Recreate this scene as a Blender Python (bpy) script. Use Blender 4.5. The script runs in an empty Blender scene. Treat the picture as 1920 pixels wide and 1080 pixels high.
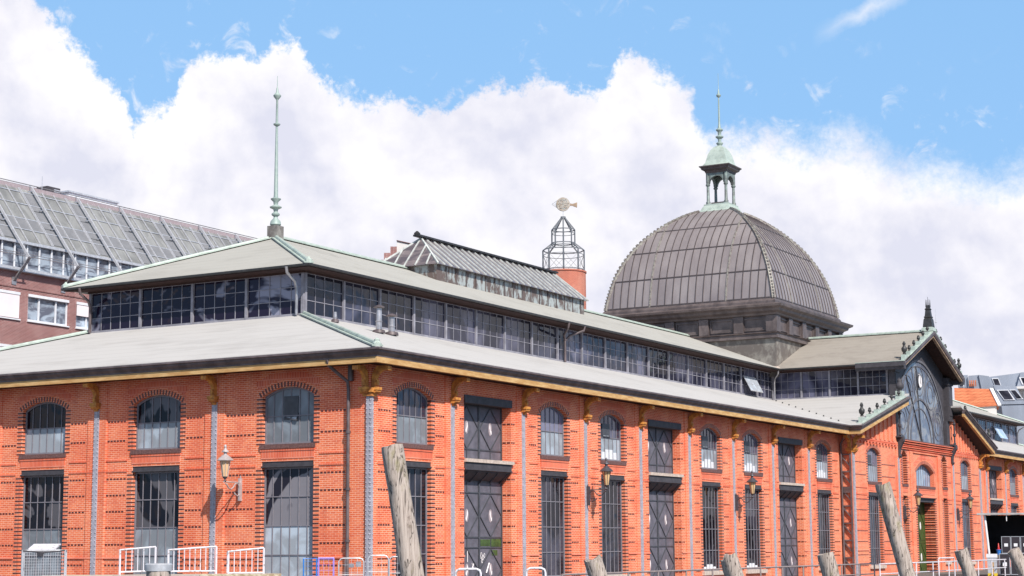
import bpy, bmesh, math, random
from mathutils import Vector, Matrix
from math import sin, cos, radians, pi, atan2, sqrt

random.seed(7)
S = bpy.context.scene
C = S.collection
R = math.radians

# ------------------------------------------------------------------ camera
YAW, PIT, ROL, FPX = 1.04874, 0.14524, -0.00615, 3308.72
F = Vector((sin(YAW)*cos(PIT), cos(YAW)*cos(PIT), sin(PIT)))
Rt = Vector((cos(YAW), -sin(YAW), 0)); Up = Rt.cross(F)
r_ = cos(ROL)*Rt + sin(ROL)*Up; u_ = -sin(ROL)*Rt + cos(ROL)*Up
cam = bpy.data.objects.new('camera', bpy.data.cameras.new('camera')); C.objects.link(cam)
cam.data.sensor_width = 36; cam.data.lens = FPX/1920*36
cam.data.clip_start = 0.5; cam.data.clip_end = 3000
cam.matrix_world = Matrix(((r_.x, u_.x, -F.x, -53.895), (r_.y, u_.y, -F.y, -37.102), (r_.z, u_.z, -F.z, 0.878), (0, 0, 0, 1)))
S.camera = cam

# ------------------------------------------------------------------ light
SUN = Vector((1, 1.45, -1.62)).normalized()
sl = bpy.data.lights.new('sun', 'SUN'); sl.energy = 5.0; sl.angle = R(0.53); sl.color = (1, .955, .88)
so = bpy.data.objects.new('sun', sl); C.objects.link(so); so.rotation_euler = SUN.to_track_quat('-Z', 'Y').to_euler()
S.view_settings.view_transform = 'Standard'; S.view_settings.look = 'None'
S.view_settings.exposure = 0.22; S.view_settings.gamma = 1
S.render.engine = 'CYCLES'

W = bpy.data.worlds.new('World'); S.world = W; W.use_nodes = True
def world():
    nt = W.node_tree; n = nt.nodes; l = nt.links; n.clear()
    def N(t, **k):
        x = n.new(t)
        for a, b in k.items(): setattr(x, a, b)
        return x
    def mth(op, a, b=None, c=None, clamp=False):
        x = N('ShaderNodeMath', operation=op, use_clamp=clamp)
        for i, v in enumerate((a, b, c)):
            if v is None: continue
            if isinstance(v, (int, float)): x.inputs[i].default_value = v
            else: l.new(v, x.inputs[i])
        return x.outputs[0]
    out = N('ShaderNodeOutputWorld'); bg = N('ShaderNodeBackground'); bg.inputs[1].default_value = 0.11
    l.new(bg.outputs[0], out.inputs[0])
    sky = N('ShaderNodeTexSky', sky_type='NISHITA'); sky.sun_disc = False
    sky.sun_elevation = math.asin(-SUN.z); sky.sun_rotation = atan2(-SUN.x, -SUN.y) % (2*pi)
    sky.air_density = 1.0; sky.dust_density = 0.6; sky.ozone_density = 1.5
    tc = N('ShaderNodeTexCoord'); sp = N('ShaderNodeSeparateXYZ'); l.new(tc.outputs['Generated'], sp.inputs[0])
    x, y, z = sp.outputs
    az = mth('MULTIPLY', mth('ARCTAN2', x, y), 180/pi)
    el = mth('MULTIPLY', mth('ARCSINE', z), 180/pi)
    # azimuth/elevation plane with noise
    cb = N('ShaderNodeCombineXYZ'); l.new(az, cb.inputs[0]); l.new(el, cb.inputs[1])
    def noise(sc, det, rough=.55, off=0, dist=0.0, vec=None):
        mp = N('ShaderNodeMapping'); mp.inputs['Location'].default_value = (off, off*1.7, off*.3); l.new(vec or cb.outputs[0], mp.inputs[0])
        t = N('ShaderNodeTexNoise'); t.inputs['Scale'].default_value = sc; t.inputs['Detail'].default_value = det
        t.inputs['Roughness'].default_value = rough; t.inputs['Distortion'].default_value = dist
        l.new(mp.outputs[0], t.inputs[0]); return t.outputs[0]
    pts = [(43.4, 17.9), (44.4, 17.2), (45.3, 16.4), (46.1, 15.8), (46.65, 15.0), (47.5, 14.3), (47.65, 13.5), (48.0, 13.75), (49.0, 14.0), (49.3, 15.1), (50.2, 15.8),
           (51.5, 15.9), (52.9, 16.3), (53.35, 15.3), (55.4, 14.5), (57.3, 14.25), (59.9, 14.95), (61.9, 15.05), (63.2, 14.85), (63.7, 15.9), (65.1, 15.6), (66.1, 14.4),
           (66.6, 13.5), (68.2, 13.4), (69.6, 13.3), (71.3, 13.5), (73.0, 12.6), (74.7, 12.2), (76.6, 12.3)]
    fc = N('ShaderNodeFloatCurve'); cv = fc.mapping.curves[0]
    X0, X1 = 43.0, 77.0
    P = [((a-X0)/(X1-X0), (e-10)/10) for a, e in pts]
    cv.points[0].location = P[0]; cv.points[1].location = P[-1]
    for p in P[1:-1]: cv.points.new(*p)
    fc.mapping.update()
    mr = N('ShaderNodeMapRange'); mr.inputs[1].default_value = X0; mr.inputs[2].default_value = X1
    l.new(mth('ADD', az, mth('MULTIPLY', mth('SUBTRACT', noise(1.2, 3, off=31), .5), .8)), mr.inputs[0]); l.new(mr.outputs[0], fc.inputs[1])
    edge = mth('ADD', mth('MULTIPLY', fc.outputs[0], 10), 10)
    n1 = mth('SUBTRACT', noise(.62, 9, .62, 3, .2), .5)
    n2 = mth('SUBTRACT', noise(2.4, 8, .65, 9), .5)
    d = mth('SUBTRACT', edge, el)
    d = mth('ADD', d, mth('MULTIPLY', n1, 2.0)); d = mth('ADD', d, mth('MULTIPLY', n2, 1.3)); d = mth('ADD', d, mth('MULTIPLY', mth('SUBTRACT', noise(6, 6, .6, 5), .5), .55))
    m = N('ShaderNodeMapRange', interpolation_type='SMOOTHSTEP'); m.inputs[1].default_value = -.12; l.new(d, m.inputs[0])
    # right part is hazier: wider transition with azimuth
    wd = N('ShaderNodeMapRange'); wd.inputs[1].default_value = 64; wd.inputs[2].default_value = 72; wd.inputs[3].default_value = .42; wd.inputs[4].default_value = 1.9
    l.new(az, wd.inputs[0]); l.new(wd.outputs[0], m.inputs[2])
    # loose wisps above
    w1 = noise(1.1, 7, .6, 50, .5)
    wm = N('ShaderNodeMapRange', interpolation_type='SMOOTHSTEP'); wm.inputs[1].default_value = .56; wm.inputs[2].default_value = .78; l.new(w1, wm.inputs[0])
    near = N('ShaderNodeMapRange'); near.inputs[1].default_value = -3.2; near.inputs[2].default_value = -.2; l.new(d, near.inputs[0])
    wisp = mth('MULTIPLY', mth('MULTIPLY', wm.outputs[0], near.outputs[0]), .75)
    mask = mth('MAXIMUM', m.outputs[0], wisp)
    # thin cirrus streak high on the right
    e1 = mth('SUBTRACT', el, mth('ADD', mth('MULTIPLY', mth('SUBTRACT', az, 71.0), .42), 16.45))
    e1 = mth('ADD', e1, mth('MULTIPLY', n1, 1.2))
    st = mth('SUBTRACT', 1, mth('MULTIPLY', mth('ABSOLUTE', e1), 2.6), clamp=True)
    sa = mth('SUBTRACT', 1, mth('MULTIPLY', mth('ABSOLUTE', mth('SUBTRACT', az, 71.9)), .55), clamp=True)
    mask = mth('MAXIMUM', mask, mth('MULTIPLY', mth('MULTIPLY', st, sa), .6))
    # away from the big bank the sky is only partly clouded
    aw = mth('ABSOLUTE', mth('SUBTRACT', az, 60)); aw2 = N('ShaderNodeMapRange', interpolation_type='SMOOTHSTEP'); aw2.inputs[1].default_value = 19; aw2.inputs[2].default_value = 34; l.new(aw, aw2.inputs[0])
    pc = N('ShaderNodeMapRange', interpolation_type='SMOOTHSTEP'); pc.inputs[1].default_value = .50; pc.inputs[2].default_value = .60; l.new(noise(.11, 6, .55, 77), pc.inputs[0])
    mask = mth('MULTIPLY', mask, mth('SUBTRACT', 1, mth('MULTIPLY', aw2.outputs[0], mth('SUBTRACT', 1, pc.outputs[0]))))
    # cloud tone: white tops, pale lavender-grey bodies
    t1 = noise(.24, 5, .5, 17, .3); 
    dm = N('ShaderNodeMapRange'); dm.inputs[1].default_value = 0; dm.inputs[2].default_value = 3.6; l.new(d, dm.inputs[0])
    tone = mth('ADD', mth('MULTIPLY', dm.outputs[0], .36), mth('MULTIPLY', mth('SUBTRACT', t1, .43), 2.9))
    # lumpy relief: the side of each billow turned to the sun is white, the far side grey
    rel = mth('SUBTRACT', noise(.38, 4, .45, 61), noise(.38, 4, .45, 61.8)); rel2 = mth('SUBTRACT', noise(1.7, 6, .55, 23), noise(1.7, 6, .55, 23.2))
    tone = mth('ADD', tone, mth('ADD', mth('MULTIPLY', rel, 1.25), mth('MULTIPLY', rel2, .55))); tone = mth('ADD', tone, mth('MULTIPLY', n1, .3), None, True)
    cr = N('ShaderNodeValToRGB'); l.new(tone, cr.inputs[0])
    k = 7.9
    e = cr.color_ramp.elements
    e[0].position = 0; e[0].color = (1.03, 1.02, 1.04, 1)
    e[1].position = 1; e[1].color = (.765, .775, .90, 1)
    q = cr.color_ramp.elements.new(.42); q.color = (.93, .92, .99, 1)
    cl = N('ShaderNodeVectorMath', operation='SCALE'); l.new(cr.outputs[0], cl.inputs[0]); cl.inputs['Scale'].default_value = k
    # clear sky: the physical sky, thinned by pale high haze
    hm = N('ShaderNodeMapRange', interpolation_type='SMOOTHSTEP'); hm.inputs[1].default_value = 17; hm.inputs[2].default_value = 40; hm.inputs[3].default_value = .72; hm.inputs[4].default_value = .0; l.new(el, hm.inputs[0])
    hs = N('ShaderNodeHueSaturation'); hs.inputs['Saturation'].default_value = .55; hs.inputs['Value'].default_value = .85; l.new(sky.outputs[0], hs.inputs['Color'])
    hz = N('ShaderNodeMixRGB'); l.new(hm.outputs[0], hz.inputs[0]); l.new(hs.outputs[0], hz.inputs[1]); hz.inputs[2].default_value = (2.15, 4.8, 8.5, 1)
    mx = N('ShaderNodeMixRGB'); l.new(mask, mx.inputs[0]); l.new(hz.outputs[0], mx.inputs[1]); l.new(cl.outputs[0], mx.inputs[2])
    l.new(mx.outputs[0], bg.inputs[0])
world()

# ------------------------------------------------------------------ materials
def nodes(name):
    m = bpy.data.materials.new(name); m.use_nodes = True
    nt = m.node_tree; return m, nt.nodes, nt.links, nt.nodes['Principled BSDF']
def mat(name, col, rough=.6, metal=0, var=.25, scale=3, stretch=(1, 1, 1), bump=0, col2=None, thr=(.4, .65), spec=None, world=False):
    m, n, l, b = nodes(name)
    tc = n.new('ShaderNodeNewGeometry') if world else n.new('ShaderNodeTexCoord')
    mp = n.new('ShaderNodeMapping'); mp.inputs['Scale'].default_value = stretch
    l.new(tc.outputs['Position' if world else 'Object'], mp.inputs[0])
    t = n.new('ShaderNodeTexNoise'); t.inputs['Scale'].default_value = scale; t.inputs['Detail'].default_value = 6; t.inputs['Roughness'].default_value = .62
    l.new(mp.outputs[0], t.inputs[0])
    cr = n.new('ShaderNodeValToRGB'); e = cr.color_ramp.elements
    c2 = col2 or tuple(c*(1-var) for c in col)
    e[0].position = thr[0]; e[1].position = thr[1]
    e[0].color = (*c2, 1); e[1].color = (*col, 1)
    l.new(t.outputs[0], cr.inputs[0]); l.new(cr.outputs[0], b.inputs['Base Color'])
    b.inputs['Roughness'].default_value = rough; b.inputs['Metallic'].default_value = metal
    if spec is not None: b.inputs['Specular IOR Level'].default_value = spec
    if bump:
        bp = n.new('ShaderNodeBump'); bp.inputs['Strength'].default_value = bump; bp.inputs['Distance'].default_value = .03
        l.new(t.outputs[0], bp.inputs['Height']); l.new(bp.outputs[0], b.inputs['Normal'])
    return m
def brick(name, c1, c2, mortar, patch, bw=.25, bh=.078, ms=.011, cyl=None):
    m, n, l, b = nodes(name)
    g = n.new('ShaderNodeNewGeometry'); s = n.new('ShaderNodeSeparateXYZ'); l.new(g.outputs['Position'], s.inputs[0])
    a = n.new('ShaderNodeMath'); a.operation = 'ADD'; l.new(s.outputs[0], a.inputs[0]); l.new(s.outputs[1], a.inputs[1])
    cb = n.new('ShaderNodeCombineXYZ')
    if cyl:
        tcx = n.new('ShaderNodeTexCoord'); s2 = n.new('ShaderNodeSeparateXYZ'); l.new(tcx.outputs['Object'], s2.inputs[0])
        at = n.new('ShaderNodeMath'); at.operation = 'ARCTAN2'; l.new(s2.outputs[0], at.inputs[0]); l.new(s2.outputs[1], at.inputs[1])
        mu = n.new('ShaderNodeMath'); mu.operation = 'MULTIPLY'; mu.inputs[1].default_value = cyl; l.new(at.outputs[0], mu.inputs[0]); l.new(mu.outputs[0], cb.inputs[0])
    else: l.new(a.outputs[0], cb.inputs[0])
    l.new(s.outputs[2], cb.inputs[1])
    t = n.new('ShaderNodeTexBrick'); l.new(cb.outputs[0], t.inputs['Vector'])
    t.inputs['Scale'].default_value = 1; t.inputs['Brick Width'].default_value = bw; t.inputs['Row Height'].default_value = bh
    t.inputs['Mortar Size'].default_value = ms; t.inputs['Mortar Smooth'].default_value = .35; t.inputs['Bias'].default_value = -.1
    t.inputs['Color1'].default_value = (*c1, 1); t.inputs['Color2'].default_value = (*c2, 1); t.inputs['Mortar'].default_value = (*mortar, 1)
    nz = n.new('ShaderNodeTexNoise'); nz.inputs['Scale'].default_value = .55; nz.inputs['Detail'].default_value = 7; nz.inputs['Roughness'].default_value = .65; l.new(g.outputs['Position'], nz.inputs[0])
    r = n.new('ShaderNodeMapRange'); r.inputs[1].default_value = .47; r.inputs[2].default_value = .56; l.new(nz.outputs[0], r.inputs[0])
    sc = n.new('ShaderNodeMath'); sc.operation = 'MULTIPLY'; sc.inputs[1].default_value = .6; l.new(r.outputs[0], sc.inputs[0])
    mx = n.new('ShaderNodeMixRGB'); mx.blend_type = 'MULTIPLY'; l.new(sc.outputs[0], mx.inputs[0]); l.new(t.outputs[0], mx.inputs[1]); mx.inputs[2].default_value = (*patch, 1)
    # soot and rain streaks
    mp = n.new('ShaderNodeMapping'); mp.inputs['Scale'].default_value = (2.2, 2.2, .16); l.new(g.outputs['Position'], mp.inputs[0])
    n3 = n.new('ShaderNodeTexNoise'); n3.inputs['Scale'].default_value = 1.1; n3.inputs['Detail'].default_value = 5; l.new(mp.outputs[0], n3.inputs[0])
    r3 = n.new('ShaderNodeMapRange'); r3.inputs[1].default_value = .5; r3.inputs[2].default_value = .78; r3.inputs[4].default_value = .45; l.new(n3.outputs[0], r3.inputs[0])
    m3 = n.new('ShaderNodeMixRGB'); m3.blend_type = 'MULTIPLY'; l.new(r3.outputs[0], m3.inputs[0]); l.new(mx.outputs[0], m3.inputs[1]); m3.inputs[2].default_value = (.72, .62, .6, 1)
    l.new(m3.outputs[0], b.inputs['Base Color']); b.inputs['Roughness'].default_value = .85
    bp = n.new('ShaderNodeBump'); bp.inputs['Strength'].default_value = .35; bp.inputs['Distance'].default_value = .006; bp.invert = True
    l.new(t.outputs['Fac'], bp.inputs['Height']); l.new(bp.outputs[0], b.inputs['Normal'])
    return m
def glass(name, dark, light, cell=.9, rough=.03, amt=.5, vs=(1, 1, 1), lo=.45, hi=.62, wob=.12, spec=.4):
    """window glass seen by day: the dark room, pale things inside and reflected shapes put into its colour, and the sky mirrored in its uneven surface"""
    m, n, l, b = nodes(name)
    g = n.new('ShaderNodeNewGeometry'); mp = n.new('ShaderNodeMapping'); mp.inputs['Scale'].default_value = vs; l.new(g.outputs['Position'], mp.inputs[0])
    v = n.new('ShaderNodeTexNoise'); v.inputs['Scale'].default_value = cell; v.inputs['Detail'].default_value = 3; v.inputs['Distortion'].default_value = 1.2; l.new(mp.outputs[0], v.inputs[0])
    r = n.new('ShaderNodeMapRange'); r.inputs[1].default_value = lo; r.inputs[2].default_value = hi; r.inputs[4].default_value = amt; l.new(v.outputs[0], r.inputs[0])
    mx = n.new('ShaderNodeMixRGB'); l.new(r.outputs[0], mx.inputs[0]); mx.inputs[1].default_value = (*dark, 1); mx.inputs[2].default_value = (*light, 1)  # pale patches in the colour imitate reflections and things behind the pane
    l.new(mx.outputs[0], b.inputs['Base Color']); b.inputs['Roughness'].default_value = rough; b.inputs['IOR'].default_value = 1.52; b.inputs['Specular IOR Level'].default_value = spec
    oi = n.new('ShaderNodeObjectInfo'); vr = n.new('ShaderNodeMapRange'); vr.inputs[3].default_value = .55; vr.inputs[4].default_value = 1.45; l.new(oi.outputs['Random'], vr.inputs[0])
    sv = n.new('ShaderNodeVectorMath'); sv.operation = 'SCALE'; l.new(mx.outputs[0], sv.inputs[0]); l.new(vr.outputs[0], sv.inputs['Scale']); l.new(sv.outputs[0], b.inputs['Base Color'])
    w = n.new('ShaderNodeTexNoise'); w.inputs['Scale'].default_value = 1.6; w.inputs['Detail'].default_value = 1; l.new(g.outputs['Position'], w.inputs[0])
    bp = n.new('ShaderNodeBump'); bp.inputs['Strength'].default_value = wob; bp.inputs['Distance'].default_value = .1; l.new(w.outputs[0], bp.inputs['Height']); l.new(bp.outputs[0], b.inputs['Normal'])
    return m
M = {}
M['brick'] = brick('orange_brick', (.80, .190, .072), (.66, .120, .050), (.90, .48, .34), (.88, .60, .54))
M['brick_red'] = brick('red_brick', (.74, .145, .060), (.62, .105, .048), (.84, .36, .26), (.88, .62, .56), bw=.077, bh=.25)
M['dark_brick'] = mat('dark_glazed_brick', (.15, .038, .028), .45, 0, .5, 9, world=True)
M['sill_brick'] = mat('purple_brick_sill', (.20, .095, .085), .7, 0, .5, 14, world=True)
M['office_brick'] = brick('dark_red_brick', (.27, .10, .095), (.18, .065, .065), (.46, .33, .31), (.75, .65, .65), ms=.014)
M['tower_brick'] = brick('tower_brick', (.50, .15, .09), (.42, .12, .075), (.60, .34, .27), (.9, .7, .65), cyl=2.0)
M['iron'] = mat('grey_painted_iron', (.42, .40, .46), .5, 0, .25, 6, world=True, bump=.1)
M['iron_dark'] = mat('dark_grey_painted_iron', (.075, .068, .078), .6, 0, .3, 4, spec=.3, world=True)
M['door'] = mat('grey_violet_door_paint', (.15, .138, .17), .6, 0, .35, 2.2, world=True)
M['door_batten'] = mat('dark_door_batten', (.07, .072, .085), .5, 0, .3, 4, world=True)
M['green_door'] = mat('dark_green_door_paint', (.060, .095, .022), .5, 0, .3, 3, world=True)
M['bracket'] = mat('ochre_painted_timber', (.68, .30, .06), .7, 0, 0, 5, col2=(.38, .13, .03), world=True, bump=.3)
M['beam'] = mat('weathered_ochre_beam', (.62, .40, .18), .75, 0, 0, 1.6, (1, 1, 6), col2=(.46, .25, .09), world=True, bump=.2)
M['gutter'] = mat('dark_zinc_gutter', (.17, .13, .135), .5, .15, .45, 2, (1, 1, 1), world=True)
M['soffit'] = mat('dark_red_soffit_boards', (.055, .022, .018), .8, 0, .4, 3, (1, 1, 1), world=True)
M['copper'] = mat('pale_green_copper', (.44, .505, .455), .55, .1, 0, 2.5, (1, 1, 1), col2=(.33, .385, .345), thr=(.36, .56), world=True, bump=.15)
M['copper_worn'] = mat('streaked_copper', (.37, .40, .40), .6, .1, 0, 2.2, (1, 1, .5), col2=(.13, .095, .085), thr=(.46, .56), world=True)
M['stone'] = mat('cream_stone', (.62, .50, .43), .85, 0, .3, 7, world=True, bump=.3)
M['window_iron'] = mat('window_bar_paint', (.23, .215, .245), .6, 0, .2, 4, world=True)
M['cler_iron'] = mat('clerestory_bar_paint', (.31, .30, .345), .6, 0, .35, 2, spec=.25, world=True)
M['frost'] = glass('frosted_pane', (.26, .28, .31), (.38, .43, .49), .8, .28, 1, wob=.05)
M['frost_blue'] = glass('blue_frosted_pane', (.27, .36, .50), (.42, .50, .60), .7, .25, 1, wob=.05)
M['glass'] = glass('dark_window_glass', (.012, .010, .014), (.075, .07, .095), .55, .02, .55, (1, 1, .8), spec=.22)
M['glass_side'] = glass('end_wall_window_glass', (.012, .009, .014), (.23, .215, .235), .42, .02, .62, (1, 1, .8), .515, .535, spec=.22)
M['glass_blue'] = glass('dark_blue_glass', (.045, .045, .072), (.15, .15, .22), .35, .03, .7, (1, 1, .8))
M['glass_cler'] = glass('clerestory_glass', (.022, .022, .038), (.11, .11, .165), .42, .03, .9, (1, 1, .6), wob=.06, spec=.3)
M['glass_end'] = glass('end_clerestory_glass', (.014, .009, .022), (.20, .20, .26), .42, .02, 1, (1, 1, 1.6), .56, .61, wob=.15, spec=.22)
M['white'] = mat('white_paint', (.78, .78, .82), .5, 0, .15, 4)
M['rail_white'] = mat('scuffed_white_rail_paint', (.66, .63, .68), .5, 0, 0, 9, col2=(.38, .33, .32), thr=(.36, .46))
M['galv'] = mat('galvanised_steel', (.60, .60, .64), .4, .3, .25, 8)
M['zinc_pipe'] = mat('zinc_pipe', (.48, .46, .48), .35, .6, .35, 5)
M['pink_plate'] = mat('pale_pink_plate', (.40, .32, .34), .6, 0, .2, 8)
M['white_sign'] = mat('white_emblem', (.86, .80, .80), .6, 0, .1, 8)
M['paint_green'] = mat('green_paint_patch', (.07, .12, .03), .6, 0, .5, 5)
M['slate'] = mat('black_iron_finial', (.05, .048, .05), .5, .2, .4, 4)
M['pole_wood'] = None

def roof_felt(name, base, dark, streak_axis):
    m, n, l, b = nodes(name)
    g = n.new('ShaderNodeNewGeometry')
    def nz(scale, st, det=6):
        mp = n.new('ShaderNodeMapping'); mp.inputs['Scale'].default_value = st; l.new(g.outputs['Position'], mp.inputs[0])
        t = n.new('ShaderNodeTexNoise'); t.inputs['Scale'].default_value = scale; t.inputs['Detail'].default_value = det; t.inputs['Roughness'].default_value = .6; l.new(mp.outputs[0], t.inputs[0]); return t.outputs[0]
    a = nz(1.0, (.25, .25, 1.2)); c = nz(6, (.25, .05, 1) if streak_axis == 'x' else (.05, .25, 1)); f = nz(30, (1, 1, 1), 3)
    mx = n.new('ShaderNodeMath'); mx.operation = 'MULTIPLY_ADD'; l.new(a, mx.inputs[0]); mx.inputs[1].default_value = .9; 
    s = n.new('ShaderNodeMath'); s.operation = 'MULTIPLY_ADD'; l.new(c, s.inputs[0]); s.inputs[1].default_value = .55; s.inputs[2].default_value = -.25
    f2 = n.new('ShaderNodeMath'); f2.operation = 'MULTIPLY_ADD'; l.new(f, f2.inputs[0]); f2.inputs[1].default_value = .35; l.new(s.outputs[0], f2.inputs[2]); l.new(f2.outputs[0], mx.inputs[2])
    cr = n.new('ShaderNodeValToRGB'); l.new(mx.outputs[0], cr.inputs[0]); e = cr.color_ramp.elements
    e[0].position = .36; e[0].color = (*dark, 1); e[1].position = .66; e[1].color = (*base, 1)
    # felt strips laid parallel to the eave: faint lap lines by height
    sp = n.new('ShaderNodeSeparateXYZ'); l.new(g.outputs['Position'], sp.inputs[0])
    w = n.new('ShaderNodeMath'); w.operation = 'MULTIPLY'; w.inputs[1].default_value = 1/.262; l.new(sp.outputs[2], w.inputs[0])
    fr = n.new('ShaderNodeMath'); fr.operation = 'FRACT'; l.new(w.outputs[0], fr.inputs[0])
    lt = n.new('ShaderNodeMath'); lt.operation = 'LESS_THAN'; lt.inputs[1].default_value = .055; l.new(fr.outputs[0], lt.inputs[0])
    la = n.new('ShaderNodeMath'); la.operation = 'MULTIPLY'; la.inputs[1].default_value = .34; l.new(lt.outputs[0], la.inputs[0])
    m2 = n.new('ShaderNodeMixRGB'); m2.blend_type = 'MULTIPLY'; l.new(la.outputs[0], m2.inputs[0]); l.new(cr.outputs[0], m2.inputs[1]); m2.inputs[2].default_value = (.5, .48, .47, 1)
    l.new(m2.outputs[0], b.inputs['Base Color']); b.inputs['Roughness'].default_value = .9
    bp = n.new('ShaderNodeBump'); bp.inputs['Strength'].default_value = .25; bp.inputs['Distance'].default_value = .02; l.new(f, bp.inputs['Height']); l.new(bp.outputs[0], b.inputs['Normal'])
    return m
M['felt'] = roof_felt('grey_roofing_felt', (.465, .445, .435), (.375, .355, .345), 'x')
M['felt_up'] = roof_felt('grey_green_roofing_felt', (.385, .37, .34), (.30, .285, .26), 'x')
M['felt_brown'] = roof_felt('brownish_roofing_felt', (.31, .275, .24), (.225, .195, .17), 'y')
M['dome'] = mat('brown_grey_dome_sheet', (.31, .27, .27), .42, .15, 0, .7, (1, 1, .5), col2=(.235, .20, .205), thr=(.36, .64), world=True)
M['dome_seam'] = mat('dark_dome_seam', (.125, .10, .10), .5, .3, .3, 3, world=True)
M['dome_rib'] = mat('worn_copper_rib', (.27, .255, .225), .55, .1, 0, 5, col2=(.16, .13, .125), thr=(.42, .55), world=True)
M['drum'] = mat('brown_drum_sheet', (.15, .118, .115), .5, .1, 0, 1.6, (1, 1, .7), col2=(.085, .066, .066), thr=(.4, .62), world=True)
M['drum_light'] = mat('weathered_drum_base_sheet', (.27, .25, .225), .5, .1, 0, 1.2, (1, 1, .9), col2=(.135, .115, .105), thr=(.45, .6), world=True)

def wood_mat():
    m, n, l, b = nodes('weathered_pile_wood')
    tc = n.new('ShaderNodeTexCoord')
    def nz(scale, st, det=7, dist=0):
        mp = n.new('ShaderNodeMapping'); mp.inputs['Scale'].default_value = st; l.new(tc.outputs['Object'], mp.inputs[0])
        t = n.new('ShaderNodeTexNoise'); t.inputs['Scale'].default_value = scale; t.inputs['Detail'].default_value = det; t.inputs['Roughness'].default_value = .65; t.inputs['Distortion'].default_value = dist; l.new(mp.outputs[0], t.inputs[0]); return t.outputs[0]
    g = nz(26, (1, 1, .055), dist=.25); k = nz(2.6, (1, 1, .6)); mo = nz(3.5, (1, 1, .5))
    cr = n.new('ShaderNodeValToRGB'); l.new(g, cr.inputs[0]); e = cr.color_ramp.elements
    e[0].position = .30; e[0].color = (.10, .075, .062, 1); e[1].position = .60; e[1].color = (.46, .385, .34, 1)
    q = e.new(.42); q.color = (.34, .275, .24, 1)
    kr = n.new('ShaderNodeMapRange'); kr.inputs[1].default_value = .58; kr.inputs[2].default_value = .66; kr.inputs[4].default_value = .8; l.new(k, kr.inputs[0])
    m1 = n.new('ShaderNodeMixRGB'); l.new(kr.outputs[0], m1.inputs[0]); l.new(cr.outputs[0], m1.inputs[1]); m1.inputs[2].default_value = (.12, .085, .07, 1)
    ck = nz(7, (1, 1, .09), 3, .8); ca = n.new('ShaderNodeMath'); ca.operation = 'SUBTRACT'; ca.inputs[1].default_value = .5; l.new(ck, ca.inputs[0])
    cb = n.new('ShaderNodeMath'); cb.operation = 'ABSOLUTE'; l.new(ca.outputs[0], cb.inputs[0]); cc = n.new('ShaderNodeMapRange'); cc.inputs[1].default_value = .008; cc.inputs[2].default_value = .022; cc.inputs[3].default_value = .85; cc.inputs[4].default_value = 0; l.new(cb.outputs[0], cc.inputs[0])
    mc = n.new('ShaderNodeMixRGB'); l.new(cc.outputs[0], mc.inputs[0]); l.new(m1.outputs[0], mc.inputs[1]); mc.inputs[2].default_value = (.035, .026, .022, 1); m1 = mc
    mr = n.new('ShaderNodeMapRange'); mr.inputs[1].default_value = .56; mr.inputs[2].default_value = .68; mr.inputs[4].default_value = .6; l.new(mo, mr.inputs[0])
    m2 = n.new('ShaderNodeMixRGB'); l.new(mr.outputs[0], m2.inputs[0]); l.new(m1.outputs[0], m2.inputs[1]); m2.inputs[2].default_value = (.20, .18, .06, 1)
    l.new(m2.outputs[0], b.inputs['Base Color']); b.inputs['Roughness'].default_value = .9
    bp = n.new('ShaderNodeBump'); bp.inputs['Strength'].default_value = .8; bp.inputs['Distance'].default_value = .02; l.new(g, bp.inputs['Height']); l.new(bp.outputs[0], b.inputs['Normal'])
    return m
M['pile'] = wood_mat()

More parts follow.
